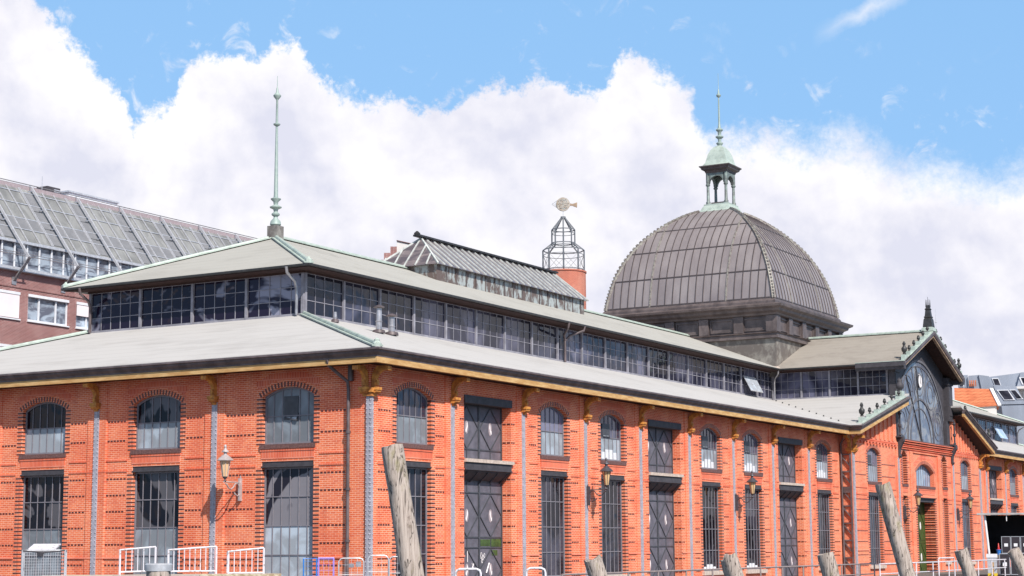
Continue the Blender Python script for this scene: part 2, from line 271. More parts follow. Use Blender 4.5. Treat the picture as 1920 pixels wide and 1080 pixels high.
# ------------------------------------------------------------------ mesh builder
class MB:
    def __init__(s, mx=None): s.v = []; s.f = []; s.m = []; s.mx = mx or Matrix.Identity(4); s.mi = 0
    def add(s, vs, fs, mx=None):
        A = s.mx @ mx if mx else s.mx; k = len(s.v)
        s.v += [tuple(A @ Vector(p)) for p in vs]; s.f += [tuple(i+k for i in f) for f in fs]; s.m += [s.mi]*len(fs)
        return s
    def box(s, x0, x1, y0, y1, z0, z1, mx=None):
        return s.add([(x0, y0, z0), (x1, y0, z0), (x1, y1, z0), (x0, y1, z0), (x0, y0, z1), (x1, y0, z1), (x1, y1, z1), (x0, y1, z1)],
                     [(0, 3, 2, 1), (4, 5, 6, 7), (0, 1, 5, 4), (1, 2, 6, 5), (2, 3, 7, 6), (3, 0, 4, 7)], mx)
    def prism(s, poly, y0, y1, mx=None):      # poly in (x,z), extruded along y
        n = len(poly)
        return s.add([(x, y0, z) for x, z in poly]+[(x, y1, z) for x, z in poly],
                     [tuple(range(n)), tuple(range(2*n-1, n-1, -1))]+[(i, i+n, (i+1) % n+n, (i+1) % n) for i in range(n)], mx)
    def slab(s, poly, t):                     # 3d polygon thickened downwards
        n = len(poly)
        return s.add(list(poly)+[(x, y, z-t) for x, y, z in poly],
                     [tuple(range(n)), tuple(range(2*n-1, n-1, -1))]+[(i, i+n, (i+1) % n+n, (i+1) % n) for i in range(n)])
    def bar(s, p, q, w, h=None, up=(0, 0, 1)):
        p = Vector(p); q = Vector(q); h = h or w; d = (q-p); L = d.length; d.normalize(); up = Vector(up)
        if abs(d.dot(up)) > .99: up = Vector((1, 0, 0))
        a = d.cross(up).normalized(); b = a.cross(d).normalized()
        mx = Matrix(((a.x, d.x, b.x, p.x), (a.y, d.y, b.y, p.y), (a.z, d.z, b.z, p.z), (0, 0, 0, 1)))
        return s.box(-w/2, w/2, 0, L, -h/2, h/2, mx)
    def tube(s, pts, r, n=8, cap=True):
        pts = [Vector(p) for p in pts]; rs = r if isinstance(r, (list, tuple)) else [r]*len(pts)
        vs = []; fs = []; a = None
        for i, p in enumerate(pts):
            d = (pts[min(i+1, len(pts)-1)]-pts[max(i-1, 0)]).normalized()
            if a is None: a = d.cross(Vector((0, 0, 1)) if abs(d.z) < .9 else Vector((1, 0, 0))).normalized()
            a = (a-d*a.dot(d)).normalized(); b = d.cross(a)
            for j in range(n):
                t = 2*pi*j/n; vs.append(tuple(p+(a*cos(t)+b*sin(t))*rs[i]))
        for i in range(len(pts)-1):
            for j in range(n): fs.append((i*n+j, i*n+(j+1) % n, (i+1)*n+(j+1) % n, (i+1)*n+j))
        if cap: fs += [tuple(range(n-1, -1, -1)), tuple(range((len(pts)-1)*n, len(pts)*n))]
        return s.add(vs, fs)
    def lathe(s, prof, c=(0, 0, 0), n=14, sq=False):
        """prof = (radius, z); sq = square plan"""
        n = 4 if sq else n; k = sqrt(2) if sq else 1; ph = pi/4 if sq else 0
        vs = []; fs = []
        for r, z in prof:
            for j in range(n):
                t = 2*pi*j/n+ph; vs.append((c[0]+r*k*cos(t), c[1]+r*k*sin(t), c[2]+z))
        for i in range(len(prof)-1):
            for j in range(n): fs.append((i*n+j, i*n+(j+1) % n, (i+1)*n+(j+1) % n, (i+1)*n+j))
        fs += [tuple(range(n-1, -1, -1)), tuple(range((len(prof)-1)*n, len(prof)*n))]
        return s.add(vs, fs)
    def sweep(s, path, prof):
        """path = [((x,y,z),(ox,oy))], prof = [(o,z)] closed section; offset o along (ox,oy)"""
        n = len(prof); vs = []; fs = []
        for (x, y, z), (ox, oy) in path:
            for o, dz in prof: vs.append((x+ox*o, y+oy*o, z+dz))
        for i in range(len(path)-1):
            for j in range(n): fs.append((i*n+j, i*n+(j+1) % n, (i+1)*n+(j+1) % n, (i+1)*n+j))
        fs += [tuple(range(n)), tuple(range(len(path)*n-1, (len(path)-1)*n-1, -1))]
        return s.add(vs, fs)
    def mesh(s, name, mats, smooth=0):
        me = bpy.data.meshes.new(name); me.from_pydata(s.v, [], s.f)
        for m in (mats if isinstance(mats, (list, tuple)) else [mats]): me.materials.append(M[m] if isinstance(m, str) else m)
        me.polygons.foreach_set('material_index', s.m)
        bm = bmesh.new(); bm.from_mesh(me); bmesh.ops.recalc_face_normals(bm, faces=bm.faces); bm.to_mesh(me); bm.free()
        if smooth:
            me.polygons.foreach_set('use_smooth', [True]*len(me.polygons)); me.set_sharp_from_angle(angle=R(smooth))
        me.update(); return me
    def build_each(s, name, mats, parent=None, smooth=0):
        # one part per connected piece
        up = list(range(len(s.v)))
        def fd(i):
            while up[i] != i: up[i] = up[up[i]]; i = up[i]
            return i
        for f in s.f:
            for k in f[1:]: up[fd(k)] = fd(f[0])
        grp = {}
        for f in s.f: grp.setdefault(fd(f[0]), []).append(f)
        for fs in grp.values():
            ids = sorted({i for f in fs for i in f}); ix = {v: k for k, v in enumerate(ids)}
            q = MB(); q.v = [s.v[i] for i in ids]; q.f = [tuple(ix[i] for i in f) for f in fs]; q.m = [0]*len(fs); q.build(name, mats, parent, smooth)
    def build(s, name, mats, parent=None, smooth=0, mx=None):
        return link(name, s.mesh(name, mats, smooth), parent, mx)
def link(name, me, parent=None, mx=None):
    o = bpy.data.objects.new(name, me); C.objects.link(o)
    if parent: o.parent = parent
    if mx: o.matrix_basis = mx
    return o
def tag(o, label, cat, group=None):
    o['label'] = label; o['category'] = cat
    if group: o['group'] = group
    return o
def thing(name, label, cat, loc=(0, 0, 0), rz=0, group=None):
    o = bpy.data.objects.new(name, None); C.objects.link(o); o.location = loc; o.rotation_euler = (0, 0, rz)
    return tag(o, label, cat, group)
def copy_tree(o, parent=None):
    c = o.copy(); C.objects.link(c)
    if parent: c.parent = parent
    for ch in list(o.children): copy_tree(ch, c)
    return c
def TR(x, y, z=0, rz=0): return Matrix.Translation((x, y, z)) @ Matrix.Rotation(rz, 4, 'Z')

# ================================================================== MARKET HALL
hall = thing('market_hall', 'long orange brick market hall with grey roofs, clerestory and a metal dome', 'market hall')
ZB, ZT = -1.3, 7.6
S1, S2 = .5, 3.95
BANDS = [-.44, .21, 1.03, 1.69, 2.34, 2.99, 3.64, 5.17, 5.95]
HW = 1.22
def arc(hw, zs, rise, n=12, off=0):
    Rr = (hw*hw+rise*rise)/(2*rise); zc = zs+rise-Rr; t0 = math.asin(hw/Rr); Rr2 = Rr+off
    return [(Rr2*sin(-t0+2*t0*i/n), zc+Rr2*cos(-t0+2*t0*i/n)) for i in range(n+1)]
walls = MB()
class Sub:          # a brick pattern laid into the wall's own mesh with its own material
    def __init__(s, i): s.i = i
    def box(s, *a): walls.mi = s.i; walls.box(*a); walls.mi = 0
    def prism(s, *a): walls.mi = s.i; walls.prism(*a); walls.mi = 0
dk, ledge, fans = Sub(1), Sub(2), Sub(2)
class Each:         # every shape becomes a part of its own
    def __init__(s, n, m): s.n = n; s.m = m; s.mx = Matrix.Identity(4)
    def box(s, *a): MB(s.mx).box(*a).build(s.n, s.m, hall)
    def prism(s, *a): MB(s.mx).prism(*a).build(s.n, s.m, hall)
pil, sills, lint = Each('brick_pilaster', 'brick'), Each('window_sill', 'sill_brick'), Each('steel_lintel', 'iron_dark')
st = Each('canopy_ledge', 'stone')
def setmx(mx):
    for b in (walls, pil, sills, lint): b.mx = mx
def flush():
    global walls
    walls.build('brick_wall', ['brick', 'dark_brick', 'brick_red'], hall); walls = MB()
def bandrow(a, b, zlist=BANDS):
    for z in zlist:
        u = a+.05
        while u+.11 < b-.02:
            dk.box(u, u+.115, -.005, .02, z-.036, z+.036); u += .165+random.choice((0, 0, .02))
def teeth(hw, c, z0, z1, depth=.2, L=.27, skip=None):
    z = z0; i = 0
    while z < z1:
        for sgn in (-1, 1):
            a, b = (hw-.006, hw+L) if sgn > 0 else (-hw-L, -hw+.006)
            dk.box(c+a, c+b, -.006, depth, z, z+.062)
        z += .156
def opening_top(c, hw, zs, rise, zt, depth=.5):
    a = arc(hw, zs, rise); poly = [(c+x, z) for x, z in a]+[(c+hw, zt), (c-hw, zt)]
    walls.prism(poly, 0, depth)
def arch_ring(c, hw, zs, rise, n=19, h=.20):
    Rr = (hw*hw+rise*rise)/(2*rise); zc = zs+rise-Rr; t0 = math.asin(hw/Rr)*1.10
    for i in range(n):
        t = -t0+2*t0*(i+.5)/n
        mx = Matrix.Translation((c+Rr*sin(t), 0, zc+Rr*cos(t))) @ Matrix.Rotation(t, 4, 'Y')
        dk.box(-.036, .036, -.006, .2, .004, h, mx)
    m = arc(hw*1.07, zs+h*.3, rise, 12, h+.01); m2 = arc(hw*1.07, zs+h*.3, rise, 12, h+.34)
    fans.prism([(c+x, z) for x, z in m]+[(c+x, z) for x, z in reversed(m2)], -.004, .02)
def sill_group(c, hw, zs=4.62):
    sills.prism([(c-hw-.08, zs-.02), (c+hw+.08, zs-.02), (c+hw+.08, zs+.15), (c-hw-.08, zs+.15)], -.07, .22)
    ledge.box(c-hw-.06, c+hw+.06, -.045, .1, zs-.11, zs-.024); ledge.box(c-hw-.03, c+hw+.03, -.02, .1, zs-.40, zs-.114)

_mesh = {}
def window(parent, mx, key, hw, z0, z1, rise, ncol, trans, zones, recess=.2, bar=.03, skip=None, sash=None, fm='window_iron', white=None, name='window'):
    if key not in _mesh:
        f = MB(); g = {}
        top = arc(hw, z1, rise) if rise else [(-hw, z1), (hw, z1)]
        def zt(u):
            if not rise: return z1
            Rr = (hw*hw+rise*rise)/(2*rise); return z1+rise-Rr+sqrt(Rr*Rr-u*u)
        y0, y1 = recess-.02, recess+.05
        f.box(-hw, -hw+.07, y0, y1, z0, z1); f.box(hw-.07, hw, y0, y1, z0, z1); f.box(-hw+.07, hw-.07, y0, y1, z0, z0+.07)
        if rise:
            a2 = [(u*(hw-.07)/hw, z-.07) for u, z in top]
            f.prism(top+[p for p in reversed(a2)], y0, y1)
        else: f.box(-hw+.07, hw-.07, y0, y1, z1-.07, z1)
        lev = [z0+.07]+list(trans)+[None]
        for z in trans: f.box(-hw+.07, hw-.07, y0+.004, y1-.01, z-bar*.6, z+bar*.6)
        for i in range(1, ncol):
            u = -hw+2*hw*i/ncol
            for k in range(len(lev)-1):
                a = lev[k]+(bar*.6 if k else 0); b = (lev[k+1]-bar*.6) if lev[k+1] is not None else zt(u)-.072
                f.box(u-bar/2, u+bar/2, y0+.01, y1-.012, a, b)
        _mesh[key] = [('F', f.mesh('window_frame', fm), None)]
        for za, zb, mk in zones:
            q = MB()
            if zb is None:
                if rise: q.prism([(-hw+.03, za), (hw-.03, za)]+[(u*(hw-.03)/hw, z-.03) for u, z in reversed(top)], recess+.02, recess+.035)
                else: q.box(-hw+.03, hw-.03, recess+.02, recess+.035, za, z1-.03)
            else: q.box(-hw+.03, hw-.03, recess+.02, recess+.035, za, zb)
            _mesh[key].append(('pane', q.mesh('pane', mk), None))
        if white:
            q = MB()
            for k in range(ncol-2):
                u = -hw+2*hw*(k+1)/ncol
                q.box(u+.04, u+2*hw/ncol-.04, recess-.005, recess+.018, white[0], white[1]-(.12 if k in (0, ncol-3) else 0))
            _mesh[key].append(('white_blind', q.mesh('white_blind', 'white'), None))
    lst = _mesh[key]
    o = link(name, lst[0][1], parent, mx)
    for nm, me, _ in lst[1:]: link(nm, me, o)
    if sash:
        u, z, w, h, ang, tilt = sash
        b = MB(); b.box(u-w/2-.02, u+w/2+.02, recess-.012, recess+.018, z-h/2, z+h/2); b.build('dark_gap_sheet', 'door_batten', o)  # dark sheet painted as the unlit room behind the open sash
        s2 = MB(Matrix.Translation((u, recess-.04, z-h/2)) @ Matrix.Rotation(R(ang), 4, 'X') @ Matrix.Rotation(R(tilt), 4, 'Y'))
        for a in (-w/2, w/2-.05): s2.box(a, a+.05, -.02, .02, 0, h)
        s2.box(-w/2+.05, w/2-.05, -.02, .02, 0, .05); s2.box(-w/2+.05, w/2-.05, -.02, .02, h-.05, h); s2.box(-.02, .02, -.018, .018, .05, h-.05)
        s = s2.build('open_sash', 'door_batten', o)
        s3 = MB(s2.mx); s3.box(-w/2+.05, w/2-.05, -.004, .004, .05, h-.05); s3.build('sash_pane', 'frost', o)
    return o

def bay_window(mx, cx, a, b, up='glass_blue', lowz='glass', side=False, sash=None, white=None, key='w'):
    """one windowed bay: wall pieces between pier lines a..b round centre cx (local u)"""
    setmx(mx); h = HW
    walls.box(a, cx-h, 0, .5, ZB, ZT); walls.box(cx+h, b, 0, .5, ZB, ZT)
    walls.box(cx-h, cx+h, 0, .5, ZB, -.46); walls.box(cx-h, cx+h, 0, .5, 4.12, 4.72)
    opening_top(cx, h, 6.62, .33, ZT)
    MB(mx).box(cx-h-.2, cx+h+.2, -.14, .25, -.66, -.455).build('stone_sill', 'stone', hall)
    lint.box(cx-h, cx+h, .03, .3, 3.90, 4.118); lint.box(cx-h-.02, cx+h+.02, -.02, .06, 3.90, 3.95)
    sill_group(cx, h); arch_ring(cx, h, 6.62, .33)
    teeth(h, cx, -.30, 3.9); teeth(h, cx, 4.76, 6.62)
    for p, q in ((a+.5, cx-h-.27), (cx+h+.27, b-.5)):
        bandrow(p, q)
    for z, t in ((S1, .05), (S2, .03), (4.38, .03)):
        ledge.box(a+.5, cx-h-.28, -t, .02, z-.03, z+.03); ledge.box(cx+h+.28, b-.5, -t, .02, z-.03, z+.03)
    M2 = mx @ Matrix.Translation((cx, 0, 0))
    window(hall, M2, key+'u'+up, h, 4.78, 6.62, .33, 6, [5.85], [(4.8, 5.85, 'frost' if key != 'r' else up), (5.85, None, up)], sash=sash, white=white)
    window(hall, M2, key+'l'+lowz+('b' if white and cx > 25 else ''), h, -.46, 3.90, 0, 6, [.6, 1.69, 2.79], [(-.44, 1.69, 'frost' if side else lowz), (1.69, None, lowz)], white=(-.40, -.12) if white and cx > 25 else None)

_d = {}
def door_meshes(key, hw, z0, z1, rows, mk, nleaf=2):
    if key in _d: return _d[key]
    p = MB(); p.box(-hw, hw, 0, .08, z0, z1)
    f = MB(); E1 = []; E2 = []; B = .07; lw = 2*hw/nleaf
    f.box(-hw, -hw+B, -.04, .0, z0, z1); f.box(hw-B, hw, -.04, 0, z0, z1)
    for z in [r[0] for r in rows]+[z1-B]: f.box(-hw+B, hw-B, -.03, 0, z, z+.05)
    if nleaf == 2: f.box(-.05, .05, -.05, 0, z0, z1)
    for i in range(nleaf):
        c = -hw+lw*(i+.5)
        for za, zb, kind in rows:
            if kind == 'p': f.box(c-.02, c+.02, -.025, 0, za+.05, zb)
            else:
                zc = (za+zb)/2; w = lw/2-.06
                for sx, sz in ((-1, 1), (1, 1), (1, -1), (-1, -1)):
                    f.bar((c, -.018, zc+sz*(zb-za)/2*.96), (c+sx*w, -.018, zc), .035, .04, (0, 1, 0))
                d = -1 if i == 0 else 1
                n = 14; pts = [(c+.15*cos(2*pi*k/n)*.9, zc+.27*sin(2*pi*k/n)) for k in range(n)]
                e1 = MB(); e2 = MB(); E1.append(e1); E2.append(e2); e1.prism(pts, -.012, -.002)
                bl = [(-.06, .22), (-.10, .05), (-.02, -.10), (.06, -.22), (.13, -.20), (.14, -.05), (.08, -.12), (.02, .02), (0, .15)]
                e2.prism([(c+d*x*.75, zc+z) for x, z in bl], -.022, -.014)
    _d[key] = (p.mesh('door', mk), f.mesh('door_batten', 'door_batten' if mk != 'green_door' else mk), [q.mesh('emblem_plate', 'pink_plate' if mk != 'green_door' else 'white_sign') for q in E1], [q.mesh('emblem', 'white_sign') for q in E2])
    return _d[key]
def door(mx, *a, **k):
    ms = door_meshes(*a, **k); o = link('door', ms[0], hall, mx)
    link('batten', ms[1], o); [(link('emblem_plate', a_, o), link('emblem', b_, o)) for a_, b_ in zip(ms[2], ms[3])]; return o
def bay_door(mx, cx, a, b, graf=False):
    setmx(mx); h = 1.88
    walls.box(a, cx-h, 0, .6, ZB, ZT); walls.box(cx+h, b, 0, .6, ZB, ZT)
    walls.box(cx-h, cx+h, 0, .6, 6.94, ZT); walls.box(cx-h, cx+h, .56, .6, ZB, 6.94)
    lint.box(cx-h+.002, cx+h+.06, -.05, .44, 6.62, 6.938)
    # canopy: stone ledge on a steel box with a coved, ribbed underside
    st.mx = mx; st.box(cx-h+.01, cx+h+.10, -.12, .44, 4.24, 4.38)
    cn = MB(mx)
    prof = [(-.05, 4.235), (-.05, 3.93), (.02, 3.90), (.02, 3.88), (.16, 3.72), (.30, 3.60), (.44, 3.52), (.44, 4.235)]
    n = len(prof)
    cn.add([(cx-h+.02, y, z) for y, z in prof]+[(cx+h-.02, y, z) for y, z in prof], [tuple(range(n)), tuple(range(2*n-1, n-1, -1))]+[(i, i+n, (i+1) % n+n, (i+1) % n) for i in range(n)])
    for k in range(5):
        u = cx-h+.3+k*.8
        cn.bar((u, .03, 3.86), (u, .42, 3.47), .04, .06)
    cn.box(cx-h+.02, cx+h+.02, -.075, -.051, 3.93, 3.97); cn.build('canopy', 'iron_dark', hall)
    for p, q in ((a+.5, cx-h), (cx+h, b-.5)):
        for z in BANDS:
            e = q if p < cx else p; sg_n = -1 if p < cx else 1
            for k in range(3): dk.box(*sorted((e+sg_n*(.03+k*.165), e+sg_n*(.03+k*.165+.115))), -.005, .02, z-.034, z+.034) if .15+k*.165 < q-p else None
            for k in range(2): dk.box(*sorted((e-sg_n*.005, e+sg_n*.02)), .03+k*.21, .19+k*.21, z-.034, z+.034)
    for z, t in ((S1, .045), (S2, .03), (4.38, .03)):
        if cx-h-a-.5 > .02: ledge.box(a+.5, cx-h, -t, .02, z-.03, z+.03); ledge.box(cx+h, b-.5, -t, .02, z-.03, z+.03)
    T = mx @ Matrix.Translation((cx, .46, 0))
    door(T, 'up', h, 4.39, 6.62, [(4.39, 4.78, 'p'), (4.78, 6.6, 'd')], 'door')
    d = door(T, 'low', h, ZB, 3.55, [(ZB, -.95, 'p'), (-.95, .80, 'd'), (.80, 1.22, 'p'), (1.22, 3.02, 'd'), (3.02, 3.5, 'p')], 'door')
    if graf:
        g = MB(); g.box(.10, .92, -.006, -.001, .88, 1.16); g.box(1.0, 1.80, -.006, -.001, .86, 1.18); g.box(1.05, 1.5, -.006, -.001, .5, .72); g.build('paint_patch', 'paint_green', d)
        g = MB()
        random.seed(3)
        for u0, z0, s in ((.12, .5, .13), (.26, .42, .11), (.38, .5, .1), (.2, .28, .09)):
            pts = [(u0+s*.5*(1+cos(t*.9)), -.015, z0+s*sin(t)) for t in [k*.6 for k in range(11)]]
            g.tube(pts, .009, 4)
        g.tube([(-.55, -.015, .2), (-.43, -.015, -.02)], .018, 4); g.tube([(-.42, -.015, .18), (-.54, -.015, -.0)], .018, 4)
        g.tube([(-.9, -.015, .7), (-.9, -.015, .25)], .015, 4); g.tube([(.55, -.03, -.2), (.78, -.03, .2)], .03, 4)
        g.build('graffiti', 'white_sign', d)

# iron pier with rivets, one mesh shared by all
def pier_mesh(w=.13, z1=6.5):
    b = MB(); b.box(-w, w, -.085, .0, ZB, z1); b.box(-w*.45, w*.45, -.098, -.086, ZB, z1)
    z = ZB+.1
    while z < z1-.1:
        for u in (-w*.78, w*.78):
            b.add([(u-.028, -.086, z-.028), (u+.028, -.086, z-.028), (u+.028, -.086, z+.028), (u-.028, -.086, z+.028), (u, -.125, z)], [(0, 1, 4), (1, 2, 4), (2, 3, 4), (3, 0, 4)])
        z += .17
    return b.mesh('iron_pier', 'iron')
PIER = pier_mesh()
def bracket_mesh():
    b = MB(); w = .085
    def side(poly, w):
        n = len(poly); b.add([(-w, -o, z) for o, z in poly]+[(w, -o, z) for o, z in poly], [tuple(range(n)), tuple(range(2*n-1, n-1, -1))]+[(i, i+n, (i+1) % n+n, (i+1) % n) for i in range(n)])
    side([(.05, 6.74), (.24, 6.74), (.24, 6.9), (.20, 6.95), (.22, 7.05), (.29, 7.18), (.42, 7.30), (.66, 7.38), (.66, 7.52), (.30, 7.52), (.12, 7.36), (.05, 7.1)], w)
    side([(.665, 7.34), (.80, 7.34), (.80, 7.49), (.665, 7.52)], .13)
    side([(.05, 6.63), (.33, 6.63), (.33, 6.735), (.05, 6.735)], .19)
    side([(.05, 6.5), (.22, 6.5), (.30, 6.56), (.30, 6.625), (.05, 6.625)], .16)
    side([(.05, 6.40), (.12, 6.40), (.18, 6.47), (.18, 6.495), (.05, 6.495)], .10)
    side([(.25, 6.80), (.29, 6.80), (.29, 7.0), (.25, 7.0)], .06)
    return b.mesh('eave_bracket', 'bracket')
BRK = bracket_mesh()
def pier(mx, u, wide=.5, brk=True, corner=False):
    T = mx @ Matrix.Translation((u, 0, 0))
    if not corner:
        setmx(mx); pil.box(u-wide, u+wide, -.05, .04, ZB, ZT-.05)
        ledge.box(u-wide-.01, u+wide+.01, -.065, .0, S1-.03, S1+.03); ledge.box(u-wide-.01, u+wide+.01, -.065, 0, S2-.03, S2+.03)
    link('iron_pier', PIER, hall, T)
    if brk: link('eave_bracket', BRK, hall, T)

SB = 5.69
FR = Matrix.Identity(4)
kinds = ['W', 'D', 'W', 'W', 'D', 'W', 'W', 'D', 'W']
for k, t in enumerate(kinds):
    a, b = SB*k, SB*(k+1); c = (a+b)/2
    if k == 0: a = .0; c = 2.99
    if k == 8: c = 48.2
    if t == 'W':
        sash = {3: (-.30, 6.18, .72, .62, -24, 0), 5: (-.30, 6.18, .72, .62, -24, 0), 6: (-.30, 6.18, .72, .62, -24, 0), 8: (-.25, 6.18, .8, .62, -24, 0)}.get(k)
        wh = (4.86, 5.3) if k in (3, 5, 6, 8) else None
        bay_window(FR, c, a, b, 'glass_blue', 'glass', False, sash, wh, 'f%d' % (1 if wh else 0) if k else 'r0')
    else: bay_door(FR, c, a, b, graf=(k == 1))
for k in range(1, 9): pier(FR, SB*k)
flush()
# end wall: u = -Y
EN = Matrix.Rotation(-pi/2, 4, 'Z')
ends = [(0, 7.28, 3.77), (7.28, 13.4, 10.27), (13.4, 19.3, 16.4), (19.3, 24.3, 21.8)]
for i, (y0, y1, yc) in enumerate(ends):
    sash = (.0, 6.15, .62, .9, -18, 12) if i == 0 else None
    bay_window(EN, -yc, -y1, -y0 if i else -.5, 'frost' if i == 0 else 'glass_side', 'glass_side', True, sash, None, 'e%d' % i)
for y in (7.28, 13.4, 19.3, 24.3): pier(EN, -y)
setmx(EN); walls.box(-28.1, -24.3, 0, .5, ZB, ZT)
flush()
# corner pier: an L of two riveted plates with a bracket each way
for T in (FR @ Matrix.Translation((.015, 0, 0)), EN @ Matrix.Translation((-.015, 0, 0))):
    link('iron_pier', PIER_C if 'PIER_C' in globals() else globals().setdefault('PIER_C', pier_mesh(.10)), hall, T)
link('eave_bracket', BRK, hall, FR @ Matrix.Translation((.12, 0, 0))); link('eave_bracket', BRK, hall, EN @ Matrix.Translation((-.12, 0, 0)))
cp = MB(); cp.box(-.22, .24, -.22, .24, 6.54, 6.72); cp.box(-.16, .2, -.16, .2, 6.40, 6.535); cp.build('corner_capital', 'bracket', hall)
# right wing beyond the transept
for k in range(9):
    a = 84.6+SB*k; t = 'DWWDWWDWW'[k]
    if t == 'D': bay_door(FR, a+SB/2, a, a+SB)
    else: bay_window(FR, a+SB/2, a, a+SB, 'glass_blue', 'glass', False, None, None, 'f0')
    pier(FR, a)
setmx(FR); walls.box(80.0, 84.6, 0, .5, ZB, ZT); teeth(.0, 81.6, -.5, 6.4, .02, .2)
walls.box(132.5, 133, .5, 28.1, ZB, ZT); walls.box(.5, 132.5, 27.6, 28.1, ZB, ZT)

flush()
# ---- transept front (plane y = -0.75)
TX, TY = 66.5, -.75
TF = Matrix.Translation((0, TY, 0))
setmx(TF)
def aisle(cx, a, b, side):
    bay_window(TF, cx, a, b, 'glass_blue', 'glass', False, (-.3, 6.18, .72, .62, -24, 0) if side < 0 else None, None, 't%d' % side)
    # brick gable field with lesenes under the sloping verge
    lo, hi = 7.6, 10.55
    x_lo, x_hi = (a, b) if side < 0 else (b, a)
    walls.prism([(x_lo, 7.6), (x_hi, 7.6), (x_hi, hi-.35), (x_lo, 7.72)] if side < 0 else [(x_hi, 7.6), (x_lo, 7.6), (x_lo, 7.72), (x_hi, hi-.35)], 0, .5)
    for i in range(9):
        t = (i+1.2)/10.2; x = x_lo+(x_hi-x_lo)*t; zt = 7.72+(hi-.35-7.72)*t-.12
        pil.box(x-.17, x+.17, -.10, .0, 7.52, max(7.6, zt))
    ledge.box(min(a, b)+.05, max(a, b)-.05, -.10, .0, 7.30, 7.36); ledge.box(min(a, b)+.05, max(a, b)-.05, -.06, 0, 7.40, 7.51)
    for i in range(14):
        x = min(a, b)+.4+i*(abs(b-a)-.8)/13; ledge.box(x-.10, x+.10, -.12, 0, 7.16, 7.295)
aisle(55.35, 51.2, 60.2, -1)
aisle(76.3, 73.0, 80.2, 1)
NL, NR = 60.2, 73.0
setmx(TF)
def col_wall(a, b, z0, z1, d=.5): walls.box(a, b, 0, d, z0, z1)
xs = [(61.15, 62.15), (64.2, 68.3), (70.35, 71.35)]
zt2 = 7.72
prev = NL
for a, b in xs: col_wall(prev, a, ZB, zt2, .8); prev = b
col_wall(prev, NR, ZB, zt2, .8)
for (a, b) in (xs[0], xs[2]):
    c = (a+b)/2; h = (b-a)/2
    col_wall(a, b, ZB, -.4); col_wall(a, b, 4.05, 4.75)
    setmx(TF); opening_top(c, h, 6.72, .32, zt2); teeth(h, c, -.3, 4.0, .24, .22); teeth(h, c, 4.8, 6.7, .24, .22); arch_ring(c, h, 6.72, .32, 9, .2)
    sill_group(c, h, 4.66)
    MB(TF).box(a-.1, b+.1, -.12, .2, -.58, -.395).build('stone_sill', 'stone', hall)
    window(hall, TF @ Matrix.Translation((c, 0, 0)), 'nu', h, 4.8, 6.72, .32, 2, [5.8], [(4.85, None, 'glass')], recess=.3)
    window(hall, TF @ Matrix.Translation((c, 0, 0)), 'nl', h, -.4, 4.05, 0, 2, [.6, 1.7, 2.8], [(-.35, None, 'glass')], recess=.3)
a, b = xs[1]; c = (a+b)/2; h = (b-a)/2
setmx(TF)
opening_top(c, h, 5.75, .55, zt2, .6); col_wall(a, b, 3.95, 4.62, .6); arch_ring(c, h, 5.75, .55, 27, .22); sill_group(c, h, 4.62)
window(hall, TF @ Matrix.Translation((c, 0, 0)), 'nc', h, 4.75, 5.75, .55, 8, [], [(4.8, None, 'frost_blue')], recess=.3)
lint.box(a, b, .05, .7, 3.7, 3.945); lint.box(a-.05, b+.2, -.1, .5, 3.945, 3.99)
teeth(h, c, ZB, 3.7, .8, .34)
for z in [ZB+.1+i*.234 for i in range(21)]: dk.box(b-.006, b+.0, .05, .78, z, z+.06)
door(TF @ Matrix.Translation((c, .8, 0)), 'green', h, ZB, 3.72, [(ZB, -1.0, 'p'), (-1.0, .9, 'd'), (.9, 1.1, 'p'), (1.1, 3.1, 'd'), (3.1, 3.65, 'p')], 'green_door')
walls.box(a, b, .885, .95, ZB, 4.0)
for x in (63.1, 69.4): pil.box(x-.28, x+.28, -.08, 0, ZB, 6.95)
pil.box(62.8, 69.7, -.08, 0, 6.96, 7.05)
for z, t, hh in ((7.14, .10, .05), (7.26, .16, .06), (7.40, .12, .05), (7.52, .20, .09), (7.66, .28, .05)): ledge.box(NL+.35, NR-.35, -t, .0, z, z+hh)
for z in (S1, S2, 6.3):
    for p, q in ((60.6, 61.15), (62.15, 62.8), (69.7, 70.35), (71.35, 72.6)): ledge.box(p, q, -.03, 0, z-.03, z+.03)
for p, q in ((60.6, 60.92), (62.4, 62.8), (69.7, 70.1), (71.6, 72.6)): bandrow(p, q)
sills.box(NL+.3, NR-.3, -.22, .3, 7.725, 7.80)
for x in (NL+.05, NR-.05): pier(TF, x, .38, False)
for x in (51.35, 80.05):
    link('iron_pier', PIER, hall, TF @ Matrix.Translation((x, 0, 0))); link('eave_bracket', BRK, hall, TF @ Matrix.Translation((x, 0, 0)))
link('eave_bracket', BRK, hall, TF @ EN @ Matrix.Translation((-.1, 51.2, 0)))
link('eave_bracket', BRK, hall, Matrix.Translation((80.2, TY, 0)) @ Matrix.Rotation(pi/2, 4, 'Z') @ Matrix.Translation((.1, 0, 0)))
# short sides of the transept
setmx(Matrix.Identity(4)); walls.box(51.2, 51.7, -.25, -.002, ZB, ZT); walls.box(79.7, 80.2, -.25, -.002, ZB, ZT)
lat = MB()
for y in (-.04, -.66): lat.box(51.06, 51.19, y-.045, y+.045, ZB, 6.45)
for z in [-1.0+i*1.05 for i in range(8)]:
    lat.box(51.08, 51.17, -.61, -.09, z-.04, z+.04); 
    if z < 6: lat.bar((51.12, -.08, z+.98), (51.12, -.62, z+.35), .06, .09, (1, 0, 0))
lat.box(51.05, 51.18, -.61, -.09, 4.0, 4.38); lat.build('lattice_stanchion', 'gutter', hall)

flush()

